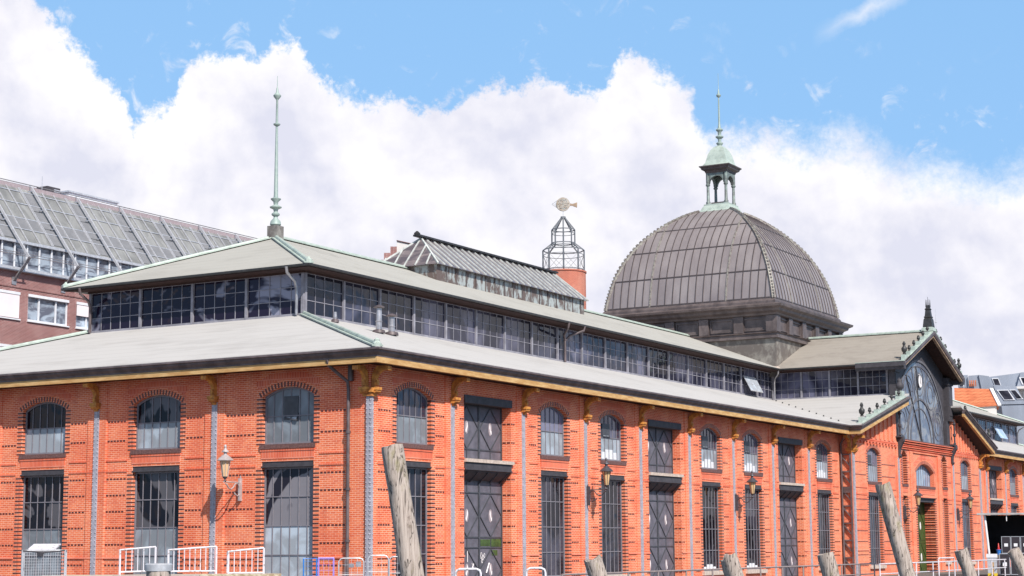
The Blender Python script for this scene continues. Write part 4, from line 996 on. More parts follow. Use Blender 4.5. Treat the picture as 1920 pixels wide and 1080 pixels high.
# apex obelisk
b = MB(); b.lathe([(.42, 15.50), (.40, 15.72), (.30, 15.8)], (TX, gy+.35, 0), sq=True); b.build('apex_base', 'copper', hall)
b = MB(); b.lathe([(.33, 15.8), (.27, 16.35), (.22, 16.42), (.26, 16.5), (.20, 16.6), (.16, 17.0), (.20, 17.06), (.13, 17.15), (.10, 17.35)], (TX, gy+.35, 0), sq=True)
for dx, dy in ((-.12, -.12), (.12, -.12), (.12, .12), (-.12, .12), (0, 0)): b.lathe([(.035, 17.2), (.01, 17.75 if dx else 17.95)], (TX+dx, gy+.35+dy, 0), 5)
b.build('apex_finial', 'slate', hall)
b = MB(); b.lathe([(.012, 15.4), (.012, 16.3), (.10, 16.32), (.02, 16.42), (.008, 17.3)], (TX+1.6, gy+.3, 0), 6); b.build('lightning_rod', 'galv', hall)

# ================================================================== WALL LAMPS
M['lamp_glass'] = mat('amber_lamp_glass', (.72, .47, .24), .25, 0, .25, 2)
M['lamp_light'] = mat('pale_lamp_glass', (.78, .50, .28), .3, 0, .2, 2)
M['lamp_roof'] = mat('grey_lamp_roof', (.50, .44, .44), .5, .1, .3, 5)
M['lamp_dark'] = mat('dark_lamp_iron', (.09, .085, .10), .45, .2, .3, 6)
def make_lamp(label, col_roof, col_glass, col_arm):
    t = thing('wall_lamp', label, 'wall lamp', group='gas lamps on curled wall brackets')
    b = MB(); b.tube([(0, -.1, 0), (0, -1.08, 0)], .022, 8)
    b.lathe([(.05, -.03), (.05, .03)], (0, -.1, 0), 8); b.lathe([(.03, 0), (.05, .06), (.02, .12), (.035, .16), (.01, .24)], (0, -.06, .02), 8)
    b.box(-.035, .035, -.16, .0, -.70, .16)
    b.tube([(0, -1.0, -.05), (0, -.88, -.10), (0, -.78, -.22), (0, -.64, -.28), (0, -.50, -.20), (0, -.38, -.06), (0, -.26, -.03), (0, -.16, -.12), (0, -.12, -.30), (0, -.15, -.48), (0, -.26, -.52), (0, -.38, -.46), (0, -.42, -.40)], [.026]*11+[.035, .02], 8)
    b.build('bracket_arm', col_arm, t, 50)
    b = MB(); b.lathe([(.03, 0), (.055, .03), (.03, .07), (.03, .10), (.07, .13), (.10, .20)], (0, -1.0, 0), 10); b.build('lamp_foot', 'lamp_dark', t, 50)
    b = MB(); b.lathe([(.10, .20), (.13, .40), (.19, .80)], (0, -1.0, 0), 8); b.build('lamp_glass', col_glass, t)
    b = MB()
    for k in range(8):
        a = 2*pi*k/8; b.bar((.102*cos(a), -1+.102*sin(a), .20), (.195*cos(a), -1+.195*sin(a), .80), .018)
    b.build('lamp_bar', col_roof, t)
    b = MB(); b.lathe([(.20, .79), (.31, .80), (.31, .83), (.22, .92), (.12, 1.0), (.07, 1.03), (.06, 1.10), (.14, 1.13), (.13, 1.16), (.07, 1.22), (.04, 1.28), (.055, 1.32), (.05, 1.36), (.015, 1.42)], (0, -1.0, 0), 14); b.build('lamp_roof', col_roof, t, 40)
    return t
L1 = make_lamp('wall lamp with pale grey hat casting a long shadow on the end wall', 'lamp_roof', 'lamp_light', 'lamp_roof')
L1.location = (0, 5.95, 3.36); L1.rotation_euler = (0, 0, -pi/2)
L2 = make_lamp('dark iron lamp with amber glass left of the third window from the corner', 'lamp_dark', 'lamp_glass', 'lamp_dark')
L2.location = (17.07, -.10, 3.36)
for (x, y), lab in (((34.15, -.10), 'dark iron lamp with amber glass between the fourth and fifth windows from the corner'), ((61.0, TY-.05), 'wall lamp left of the green door in the gabled front'), ((73.4, TY-.05), 'wall lamp at the right end of the gabled front, past the green door')):
    c = copy_tree(L2); c.location = (x, y, 3.36 if y > -.5 else 3.2); c['label'] = lab

# ================================================================== OFFICE BUILDING behind left
of = thing('office_building', 'dark red brick office block with a steep glazed roof behind the hall', 'office building', (0, 39.64, 0))
wl = MB(); OX0, OX1 = 1.5, 62; wins = []
x = 21.8-4.03*5
cols = []
while x+3.35 < OX1: cols.append(x); x += 4.03
rows = [(14.3, 15.9), (11.13, 12.73), (7.96, 9.56)]
zedges = [-1.0, 7.96, 9.56, 11.13, 12.73, 14.3, 15.9, 17.1]
for z0, z1, isw in ((-1, 7.96, 0), (7.96, 9.56, 1), (9.56, 11.13, 0), (11.13, 12.73, 1), (12.73, 14.3, 0), (14.3, 15.9, 1), (15.9, 17.1, 0)):
    if not isw: wl.box(OX0, OX1, 0, .4, z0, z1)
    else:
        p = OX0
        for c in cols: wl.box(p, c, 0, .4, z0, z1); p = c+3.35
        wl.box(p, OX1, 0, .4, z0, z1)
wl.box(OX0, OX1, -.05, 0, 16.15, 16.25)
wl.box(OX0, OX0+.4, .4, 14, -1, 17.1); wl.box(OX1-.4, OX1, .4, 14, -1, 17.1); wl.box(OX0+.4, OX1-.4, 13.6, 14, -1, 17.1)
wl.build('brick_wall', 'office_brick', of)
M['office_glass'] = glass('office_glass', (.10, .11, .15), (.36, .42, .50), .9, .05, .9, (1, 1, 2), .4, .6)
M['blind'] = mat('pink_white_blind', (.80, .70, .72), .8, 0, .08, 1)
M['office_frame'] = mat('white_office_frame', (.72, .72, .76), .5, 0, .1, 4)
def office_win(blind):
    f = MB(); w = 3.35
    for z0, z1 in rows[:1]:
        f.box(0, w, .08, .18, 0, .10); f.box(0, w, .08, .18, 1.42, 1.6)
        for a in (0, .95, 2.35, w-.09): f.box(a, a+.09, .08, .17, .10, 1.42)
        f.box(-.05, w+.05, -.10, .07, -.07, 0); f.box(0, w, -.06, .07, 1.44, 1.6)
    g = MB(); g.box(.05, w-.05, .19, .21, .05, 1.5)
    q = MB()
    if blind: q.box(.03, w-.03, -.03, .0, .05 if blind == 1 else .75, 1.42)
    return f.mesh('office_window', 'office_frame'), g.mesh('pane', 'office_glass'), (q.mesh('blind', 'blind') if blind else None)
ow = [office_win(b) for b in (0, 1, 2)]
for z0, z1 in rows[:2]:
    for i, c in enumerate(cols):
        k = {4: 1, 5: 0, 6: 2}.get(i, i % 3) if z0 > 14 else 1
        o = link('office_window', ow[k][0], of, Matrix.Translation((c, 0, z0))); link('pane', ow[k][1], o)
        if ow[k][2]: link('blind', ow[k][2], o)
b = MB(); b.box(OX0, OX1, -.35, .5, 17.1, 17.32); b.box(OX0, OX1, -.1, .15, 18.83, 18.99); b.build('balcony_slab', 'galv', of)
b = MB(); x = OX0
while x < OX1: b.box(x, x+.08, .05, .13, 17.32, 18.83); x += 1.007
b.build_each('band_mullion', 'office_frame', of)
g = MB(); g.box(OX0, OX1, .16, .2, 17.32, 18.83); g.build('band_glazing', 'office_glass', of)
M['roof_glass'] = glass('sloped_roof_glazing', (.30, .30, .30), (.47, .47, .465), 1.1, .12, 1, (.95, .5, .5), .35, .62, wob=.03)
M['roof_glass_dark'] = mat('dark_roof_panel', (.23, .23, .245), .5, .1, .15, 2)
g = MB(); g.add([(OX0, 0, 18.99), (OX1, 0, 18.99), (OX1, 3.05, 22.95), (OX0, 3.05, 22.95), (OX0, 3.05, 18.99), (OX1, 3.05, 18.99)], [(0, 1, 2, 3), (3, 2, 5, 4), (0, 4, 5, 1), (0, 3, 4), (1, 5, 2)])
g.build('sloped_glazing', 'roof_glass', of)
g = MB(); rib = MB(); brc = MB(); rail = MB()
sx = 24.6-4.03*5
def on(t, lift=.0): return (t*3.05-lift*.79, 18.99+t*3.96+lift*.61)
ribs = []
while sx < OX1:
    if sx > OX0+1: ribs.append(sx)
    sx += 4.03
for sx in ribs:
    # dark strip beside each main rib, and a lower belt of darker panels
    for t0, t1 in ((.03, .30), (.31, .60), (.61, .93)):
        y0, z0 = on(t0, .03); y1, z1 = on(t1, .03); g.add([(sx-.9, y0, z0), (sx, y0, z0), (sx, y1, z1), (sx-.9, y1, z1)], [(0, 1, 2, 3)])
    y0, z0 = on(.22, .03); y1, z1 = on(.42, .03); g.add([(sx+.05, y0, z0), (sx+3.1, y0, z0), (sx+3.1, y1, z1), (sx+.05, y1, z1)], [(0, 1, 2, 3)])
    y0, z0 = on(-.33, .25); y1, z1 = on(1.0, .25); rib.bar((sx, y0, z0), (sx, y1, z1), .10, .14)
    brc.bar((sx, y0, z0), (sx-.05, -.02, 16.5), .07, .07); brc.bar((sx+.14, y0, z0), (sx+.09, -.02, 16.5), .07, .07); brc.box(sx-.15, sx+.2, -.06, 0, 16.3, 16.75)
    for t in (.3, .62, .95):
        y1, z1 = on(t, .1); brc.bar((sx-.35, y1, z1), (sx+.15, y1-.1, z1+.12), .05, .05)
    for k in (1, 2, 3):
        u = sx+k*1.007-.9+.0; y0, z0 = on(0, .06); y1, z1 = on(1, .06); rib.bar((u+.9-.0, y0, z0), (u+.9, y1, z1), .05, .07)
    y0, z0 = on(0, .06); y1, z1 = on(1, .06); rib.bar((sx-.9, y0, z0), (sx-.9, y1, z1), .05, .07)
for t in (.22, .42, .70, .93):
    y1, z1 = on(t, .04); rib.bar((OX0, y1, z1), (OX1, y1, z1), .04, .05)
g.build('roof_panel', 'roof_glass_dark', of); rib.build_each('roof_rib', 'galv', of); brc.build('roof_brace', 'zinc_pipe', of)
rail.tube([(OX0, -1.05, 17.9), (OX1, -1.05, 17.9)], .025, 6); rail.tube([(OX0, 3.0, 23.3), (OX1, 3.0, 23.3)], .03, 6); rail.tube([(OX0, -.32, 18.2), (OX1, -.32, 18.2)], .02, 6)
for x in ribs: rail.tube([(x, 3.0, 22.9), (x, 3.0, 23.3)], .03, 5); rail.tube([(x+.5, -.32, 17.3), (x+.5, -.32, 18.85)], .03, 6)
rail.build('railing', 'zinc_pipe', of)
b = MB(); b.box(OX0, OX1, 3.05, 3.3, 22.6, 23.22); b.box(OX0, OX1, 3.3, 14, 22.4, 22.8); b.build('roof_parapet', 'pink_plate', of)
b = MB(); b.box(33.4, 38.2, 8.3, 13, 22.8, 24.95); b.build('penthouse', 'white', of); b = MB(); b.box(33.3, 38.3, 8.2, 13.1, 24.95, 25.06); b.build('penthouse_roof', 'galv', of)
b = MB(); b.box(31.1, 32.3, 8, 9, 22.8, 24.95); cv_ = b.build('air_vent', 'iron_dark', of)
b = MB()
for k in range(6): b.box(31.7, 32.25, 7.96, 7.999, 24.1+k*.13, 24.16+k*.13)
b.build('vent_louvre', 'galv', cv_)
b = MB(); b.tube([(30.6, 8, 22.8), (30.6, 8, 25.5)], .025, 5); b.build('antenna_mast', 'galv', of)

# ================================================================== TOWER with steel lantern and fish vane
tx, ty = 82.7, 36.17
k = 1.107
Zt = lambda z: .88+(z-.88)*k
tw = thing('brick_tower', 'round orange brick tower topped by an open steel lantern frame', 'tower', (tx, ty, 0))
b = MB(); b.lathe([(1.97, -1), (1.97, Zt(22.45)), (2.04, Zt(22.5)), (2.04, Zt(22.62)), (1.85, Zt(22.62))], (0, 0, 0), 32); b.build('brick_shaft', 'tower_brick', tw, 40)
fr = MB()
RB, RT = 1.83, 1.02
zf = [Zt(z) for z in (22.75, 24.38, 24.95, 26.05, 27.0)]
def hoop(r, z, w=.07):
    n = 12
    for i in range(n):
        a, c = 2*pi*i/n, 2*pi*(i+1)/n; fr.bar((r*cos(a), r*sin(a), z), (r*cos(c), r*sin(c), z), w, w*1.2)
hoop(RB, zf[0]); hoop(RB, zf[1]); hoop(RB, zf[1]-.45, .04); hoop(RT, zf[2]); hoop(RT, zf[2]-.2, .05); hoop(RT, zf[3]); hoop(RT, zf[3]-.35, .04); hoop(.22, zf[4])
for i in range(8):
    a = 2*pi*i/8+atan2(-72.7, -136.9); c, s = cos(a), sin(a)
    fr.bar((RB*c, RB*s, zf[0]), (RB*c, RB*s, zf[1]), .10); fr.bar((RB*c, RB*s, zf[1]), (RT*c, RT*s, zf[2]), .09); fr.bar((RT*c, RT*s, zf[2]), (RT*c, RT*s, zf[3]), .09); fr.bar((RT*c, RT*s, zf[3]), (.2*c, .2*s, zf[4]), .10)
    a2 = a+pi/4; fr.bar((RB*c, RB*s, zf[0]), (RB*cos(a2), RB*sin(a2), zf[1]-.4), .02); fr.bar((RB*c, RB*s, zf[1]-.4), (RB*cos(a2), RB*sin(a2), zf[0]), .02)
fr.bar((0, 0, zf[0]), (0, 0, zf[4]), .10); fr.lathe([(.24, 0), (.24, .15)], (0, 0, zf[4]), 8)
M['tower_steel'] = mat('tower_steel', (.20, .21, .23), .5, .1, .2, 3)
fr.build('steel_lantern', 'tower_steel', tw)
M['vane_metal'] = mat('bronzed_sheet_metal', (.25, .19, .14), .5, .2, .5, 3, col2=(.42, .38, .34))
fv = thing('fish_weathervane', 'round flat fish shaped weathervane on a rod above the steel lantern', 'weathervane', (tx, ty, zf[4]+.15), -YAW+.12)
b = MB(); b.tube([(0, 0, 0), (0, 0, 1.2)], .022, 6); b.build('vane_rod', 'galv', fv)
zc_ = Zt(28.15)-zf[4]-.15
body = [(.62*cos(2*pi*i/24), zc_+.62*sin(2*pi*i/24)) for i in range(24)]
b = MB(); b.prism(body, -.10, .10); b.build('fish_body', 'vane_metal', fv)
b = MB(); b.prism([(.60, zc_+.10), (.85, zc_+.05), (1.28, zc_+.20), (1.26, zc_-.28), (.85, zc_-.12), (.60, zc_-.12)], -.05, .05); b.build('fish_tail', 'verge_tan', fv)
b = MB(); pts = [(-.48, 0, zc_+.36), (-.95, 0, zc_+.05), (-.98, 0, zc_-.02), (-.55, 0, zc_-.30)]; b.tube(pts, .03, 6); b.prism([(-.5, zc_+.3), (-.9, zc_+.02), (-.55, zc_-.25)], -.02, .02); b.build('fish_head', 'galv', fv)
b = MB()
for i in range(26):
    a = i*2.4; r = .5*sqrt(i/26); b.lathe([(.05, 0), (.05, .02)], (r*cos(a), 0, zc_+r*sin(a)), 6) if False else b.box(r*cos(a)-.045, r*cos(a)+.045, -.13, -.101, zc_+r*sin(a)-.03, zc_+r*sin(a)+.03)
for z in (-.38, .38): b.box(-.35, .35, -.12, -.101, zc_+z-.02, zc_+z+.02)
b.build('fish_scale', 'copper_worn', fv)

# ================================================================== far buildings
def frame_at(x, y): return (x, y, 0), -YAW
M['render_white'] = mat('cream_render', (.66, .62, .60), .8, 0, .1, .5)
sg = thing('stepped_gable_house', 'stepped brick gable with a whitewashed side showing over the ridge', 'house', (87.25, 57.75, 0), -YAW)
b = MB()
zz = lambda z: .88+(z-.88)*1.133
b.box(0, .62, 0, .5, 0, zz(26.45)); b.box(-.62, 0, 0, .5, 0, zz(25.9)); b.box(-1.25, -.62, 0, .5, 0, zz(25.3)); b.box(-1.9, -1.25, 0, .5, 0, zz(24.9)); b.build('stepped_wall', 'office_brick', sg)
b = MB(); b.prism([(.62, 0), (2.3, 0), (2.3, zz(26.55)), (.62, zz(26.95))], .1, 9); b.prism([(-.8, 0), (.6, 0), (.6, zz(26.2)), (-.8, zz(25.0))], .5, 9); b.build('white_side_wall', 'render_white', sg)
b = MB(); b.prism([(.6, zz(26.95)), (2.4, zz(26.6)), (2.4, zz(26.65)), (.6, zz(27.02))], -.02, 9.1); b.build('coping', 'sill_brick', sg)

M['zinc_roof'] = mat('blue_grey_zinc_roof', (.33, .36, .43), .5, .2, .2, .6, (1, 1, .3))
M['tile'] = brick('orange_roof_tile', (.62, .20, .09), (.54, .16, .07), (.42, .12, .05), (.85, .7, .65), bw=.4, bh=.34, ms=.05)
u16 = 1/16.54
def far_pt(px, py): return ((px-1797)*u16, .88+(1031-py)*u16)
D0 = Vector((sin(YAW+.2478), cos(YAW+.2478)))*200
fb = thing('apartment_building', 'apartment block with blue grey zinc mansard roofs behind the right wing', 'apartment building', (-53.9+D0.x, -37.1+D0.y, 0), -YAW-.2478)
def poly(b, pts, y0, y1): b.prism([far_pt(*p) for p in pts], y0, y1)
b = MB(); poly(b, [(1797, 900), (1797, 727), (1815, 727), (1815, 900)], .5, 8); poly(b, [(1816, 778), (1816, 729), (1834, 728), (1842, 778)], .2, 8); poly(b, [(1842, 778), (1834, 728), (1852, 731), (1864, 778)], 0, 8)
poly(b, [(1858, 752), (1852, 731), (1908, 725), (1900, 752)], 1, 9); poly(b, [(1900, 752), (1908, 725), (1990, 722), (2000, 752)], .6, 9); poly(b, [(1871, 785), (1858, 749), (1898, 753), (1912, 785)], -1.5, 0); poly(b, [(1895, 1040), (1871, 786), (1912, 786), (1912, 1040)], -1.4, 0)
b.build('mansard_roof', 'zinc_roof', fb)
b = MB(); poly(b, [(1900, 753), (2000, 753), (2000, 1040), (1900, 1040)], .8, 9); poly(b, [(1797, 1040), (1797, 779), (1895, 779), (1895, 1040)], .6, 8); poly(b, [(1896, 752), (1990, 749), (1990, 756), (1896, 756)], -.6, .79); poly(b, [(1905, 780), (1990, 780), (1990, 790), (1905, 790)], -.6, .79); b.build('rendered_wall', 'render_white', fb)
for pts in ([(1864, 750), (1859, 735), (1868, 735), (1873, 750)], [(1877, 776), (1867, 760), (1883, 760), (1892, 776)], [(1898, 775), (1888, 760), (1896, 760), (1907, 775)], [(1912, 746), (1908, 735), (1930, 735), (1934, 746)], [(1913, 776), (1913, 760), (1930, 760), (1930, 776)], [(1800, 748), (1800, 737), (1806, 737), (1806, 748)]):
    fx = MB(); y = {1864: .85, 1877: -1.65, 1898: -1.65, 1912: .45, 1913: .65, 1800: .35}[pts[0][0]]
    c = far_pt(sum(p[0] for p in pts)/4, sum(p[1] for p in pts)/4); P = [far_pt(*p) for p in pts]
    P2_ = [(c[0]+(p[0]-c[0])*1.25, c[1]+(p[1]-c[1])*1.18) for p in P]
    fx.prism(P2_, y+.06, y+.14); w = fx.build('roof_window', 'office_frame', fb)
    fx = MB(); fx.prism(P, y+.03, y+.059); fx.build('pane', 'glass', w)
b = MB()
for i in range(4): poly(b, [(1817+i*3.4, 749), (1817+i*3.4, 738), (1819+i*3.4, 738), (1819+i*3.4, 749)], -.3, -.1)
b.build('chimney_pot', 'tile', fb)
D1 = Vector((sin(YAW+.2478), cos(YAW+.2478)))*185
oh = thing('tiled_roof_house', 'house with an orange tiled roof between the hall and the zinc mansards', 'house', (-53.9+D1.x, -37.1+D1.y, 0), -YAW-.2478)
k2 = 185/200
ft = lambda px, py: ((px-1797)*u16*k2, .88+(1031-py)*u16*k2)
b = MB(); q = [ft(1790, 790), ft(1868, 786), ft(1856, 751), ft(1790, 747)]
b.add([(q[0][0], -1, q[0][1]), (q[1][0], -1, q[1][1]), (q[2][0], 2.4, q[2][1]), (q[3][0], 2.4, q[3][1]), (q[0][0], 5, q[0][1]), (q[1][0], 5, q[1][1])], [(0, 1, 2, 3), (3, 2, 5, 4), (0, 3, 4), (1, 5, 2), (0, 4, 5, 1)]); b.build('tiled_roof', 'tile', oh)
b = MB(); b.box(q[0][0]+.3, q[1][0]-.3, -.8, 4.8, -1, q[1][1]-.02); b.build('wall', 'render_white', oh)
b = MB(); b.bar((q[1][0], -1.05, q[1][1]), (q[2][0], 2.4, q[2][1]+.05), .35, .15); b.build('verge_trim', 'office_frame', oh)

# ================================================================== ground, water
def plane(name, x0, x1, y0, y1, z, m):
    b = MB(); b.add([(x0, y0, z), (x1, y0, z), (x1, y1, z), (x0, y1, z)], [(0, 1, 2, 3)]); o = b.build(name, m); o['kind'] = 'structure'; return o
M['quay'] = mat('quay_paving', (.15, .14, .13), .85, 0, .3, .8, world=True, bump=.2)
M['quay_wall'] = mat('quay_wall_concrete', (.28, .25, .22), .85, 0, .4, .6, world=True)
M['water'] = mat('river_water', (.035, .05, .05), .12, 0, .3, .4, world=True, bump=.5)
b = MB(); b.box(-14, 1500, -9.6, 1500, -3.4, -1.1); b.box(-1500, -14.001, -1, 1500, -3.4, -1.1); g = b.build('quay_ground', 'quay'); g['kind'] = 'structure'
plane('water', -1500, 1500, -1500, 60, -3.2, 'water')

# ================================================================== mooring piles
def pile(top, low, r, label, seed, rag=.5):
    """a leaning timber pile: an uneven trunk from under the water to its sawn or broken head"""
    random.seed(seed); top = Vector(top); low = Vector(low); d = (low-top).normalized()
    L = (top.z+4.0)/abs(d.z); n = 22; segs = int(L/.09)
    ph = [random.uniform(0, 6.28) for _ in range(8)]
    o = thing('mooring_pile', label, 'mooring pile', tuple(top+d*L), group='timber mooring piles along the quay')
    base = top+d*L; vs = []; fs = []
    a = d.cross(Vector((1, 0, 0))).normalized(); c = d.cross(a)
    knots = [(random.uniform(0, 6.28), random.uniform(.2, L), random.uniform(.05, .13)) for _ in range(int(L*2.2))]
    for i in range(segs+1):
        s = L*i/segs
        for j in range(n):
            t = 2*pi*j/n
            rr = r*(1+.04*sin(2*t+ph[0]+s*.4)+.035*sin(3*t+ph[1]-s*.7)+.03*sin(5*t+ph[2]+s*1.3)+.018*sin(9*t+ph[3]+s*2.2)+.02*sin(s*2.3+ph[4])) + s*.002
            for kt, ks, kr in knots:
                dt = (t-kt+pi) % (2*pi)-pi; q = (dt*r/.09)**2+((s-ks)/.13)**2
                if q < 4: rr += kr*.38*math.exp(-q)*(1 if kr < .095 else -1)
            jag = 0
            if i == 0: jag = rag*r*.25*(sin(2*t+ph[5])+.5*sin(5*t+ph[6])); rr *= .97
            p = top+d*(s+jag)+a*rr*cos(t)+c*rr*sin(t)-base; vs.append(tuple(p))
    for i in range(segs):
        for j in range(n): fs.append((i*n+j, i*n+(j+1) % n, (i+1)*n+(j+1) % n, (i+1)*n+j))
    b = MB(); b.add(vs, fs)
    ctr = top-base+d*.02; b.add([vs[j] for j in range(n)]+[tuple(ctr)], [(j, (j+1) % n, n) for j in range(n)])
    b.build('pile_trunk', 'pile', o, 60)
    return o
def dn(t, b): return t, b
pile((-28.14, -19.84, 2.63), (-27.94, -20.15, .38), .19, 'tall leaning grey pile in front of the corner window, left of all others as tall', 11, .2)
P6 = pile((-14.0, -24.02, 2.25), (-13.81, -24.47, .14), .18, 'tall leaning pile with a split side in front of the gabled front', 5, .35)
pl = pile((-32.06, -18.02, .61), (-32.06, -18.02, -1), .20, 'short pile with a flat pale cap before the white railings', 2, .1)
cpb = MB(); cpb.lathe([(.215, -.10), (.22, .0), (.20, .02)], (0, 0, 0), 24); o = cpb.build('pile_cap', 'galv', pl, 40); o.location = (0, 0, 4.62)
pile((-17.49, -18.24, .58), (-17.30, -18.55, -.6), .205, 'short pile with a bleached top standing below the amber lamp nearest the corner', 21, .6)
pile((-17.09, -21.45, .62), (-16.95, -21.8, -.6), .205, 'short pile with a ragged head below the lamp between the fourth and fifth windows', 23, 1.1)
pile((-7.85, -20.34, .63), (-7.7, -20.6, -.6), .215, 'short flat topped pile below the last window before the gabled front', 25, .2)
pile((-.98, -22.09, .69), (-.8, -22.45, -.6), .20, 'leaning stump to the right of the green door', 27, .3)
pile((-.59, -23.54, .68), (-.30, -24.05, -.6), .195, 'leaning stump in front of the dark stage trailer', 29, .3)

# ================================================================== railings and barriers on the quay
def railing(name, label, cat, pts, r=.025, m='rail_white', group=None):
    b = MB()
    for p in pts: b.tube(p, r, 6)
    o = b.build(name, m, None, 40); tag(o, label, cat, group); return o
# long railings along the quay edge
def quay_rail(x0, x1, step, label, m, ztop, mid=True, ylo=-9.3):
    t = thing('quay_railing', label, 'railing', (x0, ylo, -1.1)); b = MB(); b.tube([(0, 0, ztop+1.1), (x1-x0, 0, ztop+1.1)], .032, 8); b.build('top_rail', m, t, 40)
    if mid: b = MB(); b.tube([(0, 0, ztop+.62), (x1-x0, 0, ztop+.62)], .026, 8); b.build('mid_rail', m, t, 40)
    n = max(1, round((x1-x0)/step))
    pm = MB().tube([(0, 0, 0), (0, 0, ztop+1.1)], .035, 8).mesh('rail_post', m, 40)
    for i in range(n+1): link('rail_post', pm, t, Matrix.Translation(((x1-x0)*i/n, 0, 0)))
    return t
M['rail_brown'] = mat('dull_brown_rail', (.34, .27, .26), .6, .1, .3, 6)
quay_rail(-2.4, 27.0, 2.4, 'long thin brown railing in front of the middle doors', 'rail_brown', -.06)
quay_rail(27.1, 29.2, 2.1, 'short dark railing ending beside the lattice post', 'lamp_dark', -.06)
quay_rail(30.0, 62, 3.0, 'white two bar railing in front of the gabled front', 'rail_white', -.09)
# hoop rails
def hoop_rail(c, w, zt, label, ang):
    b = MB(); h = w/2; d = Vector((cos(ang), sin(ang), 0)); c = Vector(c)
    P = [c-d*h+Vector((0, 0, -1.2)), c-d*h+Vector((0, 0, -.12)), c-d*(h-.03)+Vector((0, 0, -.04)), c-d*(h-.12), c+d*(h-.12), c+d*(h-.03)+Vector((0, 0, -.04)), c+d*h+Vector((0, 0, -.12)), c+d*h+Vector((0, 0, -1.2))]
    b.tube(P, .035, 8); o = b.build('hoop_rail', 'rail_white', None, 50); tag(o, label, 'hoop rail', 'white tubular hoops in front of the hall')
an = -YAW
hoop_rail((-11.2, -11.07, .25), .70, 0, 'white tubular hoop in front of the first pair of doors', an)
hoop_rail((-8.5, -11.73, .24), .55, 0, 'white tubular hoop under the second window from the corner', an)
hoop_rail((39.2, -9.9, .12), 2.9, 0, 'wide white hoop right in front of the green door', 0)
# white balustrade panels on the landing stage at left
A0 = Vector((-17.6, -2.6, 0)); dl = Vector((.648, -.762, 0))
sg_ = MB()
def P_(s, z): return A0+dl*s+Vector((0, 0, z))
st_ = thing('landing_stage', 'pale concrete landing stage edge under the white balustrades', 'landing stage', tuple(A0), math.atan2(dl.y, dl.x))
b = MB(); b.box(-1.2, 5.4, -.3, 3.0, -.25, .13); b.build('deck', 'stone', st_)
M['lichen'] = mat('yellowed_concrete', (.60, .52, .40), .9, 0, 0, 9, col2=(.33, .24, .15), bump=.5)
b = MB(); b.box(3.2, 5.42, -.36, -.301, -.25, .17); b.build('stage_edge', 'lichen', st_)
b = MB(); b.box(-1.1, 5.3, .5, 2.8, -3.4, -.251); b.build('support', 'quay_wall', st_)
def balustrade(s0, s1, z0l, z0r, z1l, z1r, n, label, back=None):
    t = thing('balustrade_panel', label, 'railing', tuple(P_(s0, 0)), math.atan2(dl.y, dl.x), 'white balustrades on the landing stage'); L = s1-s0
    b = MB(); b.tube([(0, 0, z1l), (L, 0, z1r)], .024, 8); b.tube([(0, 0, z0l), (L, 0, z0r)], .022, 8); b.tube([(0, 0, z1l), (-.02, .35, z1l+.0), (-.02, .35, z0l)], .02, 8); b.build('rail_frame', 'rail_white', t, 40)
    m_ = MB()
    for i in range(n+1):
        x = L*i/n; f = i/n; w = .03 if i in (0, n) else .014
        m_.tube([(x, 0, z0l+(z0r-z0l)*f-(.1 if i in (0, n) else 0)), (x, 0, z1l+(z1r-z1l)*f)], w, 6)
    m_.build_each('baluster', 'rail_white', t, 40)
    return t
balustrade(1.05, 2.0, .24, .27, .84, .92, 6, 'leftmost white balustrade panel, above the capped pile')
balustrade(2.35, 3.65, .25, .25, .83, .92, 9, 'middle white balustrade panel, below the pale wall lamp')
balustrade(3.98, 4.95, .19, .19, .78, .87, 6, 'right white balustrade panel at the yellowed stage edge')
# wire mesh cages
def cage(loc, ang, w, d, z0, z1, m, label, tray=False, name='mesh_cage', step=.06, group=None):
    t = thing(name, label, 'roll cage', loc, ang, group)
    b = MB(); c = [(0, 0), (w, 0), (w, d), (0, d)]
    for x, y in c: b.tube([(x, y, z0), (x, y, z1)], .022, 6)
    for z in (z0+.05, z1): b.tube([(0, d, z), (0, 0, z), (w, 0, z), (w, d, z)], .02, 6)
    b.build('cage_frame', m, t, 40)
    b = MB(); 
    for (x0, y0), (x1, y1) in ((c[0], c[1]), (c[1], c[2]), (c[3], c[0])):
        L = math.hypot(x1-x0, y1-y0); n = int(L/step)
        for i in range(1, n): f = i/n; b.bar((x0+(x1-x0)*f, y0+(y1-y0)*f, z0), (x0+(x1-x0)*f, y0+(y1-y0)*f, z1), .007)
        z = z0+step
        while z < z1: b.bar((x0, y0, z), (x1, y1, z), .007); z += step*1.3
    b.build('wire_mesh', m, t)
    if tray:
        b = MB(); b.add([(.15, .0, z1+.05), (w-.25, .0, z1+.05), (w-.15, d, z1+.17), (.25, d, z1+.17)], [(0, 1, 2, 3)]); b.slab([(.15, -.02, z1+.05), (w-.25, -.02, z1+.05), (w-.15, d, z1+.18), (.25, d, z1+.18)], .03); b.build('tray', 'rail_white', t)
        b = MB(); b.tube([(0, 0, z1), (w*.5, 0, z1-.05), (w, 0, z1+.0)], .025, 6); b.lathe([(.08, -.16), (.10, -.05)], (w*.42, 0, z1), 8); b.build('cage_handle', 'lamp_dark', t, 40)
    return t
cage((-18.72, -1.55, 0), math.atan2(dl.y, dl.x), 1.12, .55, -.6, .84, 'galv', 'tall wire mesh cage with a white tray on top at far left', True)
M['blue'] = mat('blue_painted_tube', (.03, .20, .62), .4, 0, .2, 5)
M['violet'] = mat('pale_violet_tube', (.38, .28, .78), .4, 0, .2, 5)
cage((-9.75, -4.29, 0), math.atan2(-.80, .6), .40, .45, -.8, .54, 'blue', 'blue tubular roll cage left of the downpipe', step=.11, group='roll cages by the corner')
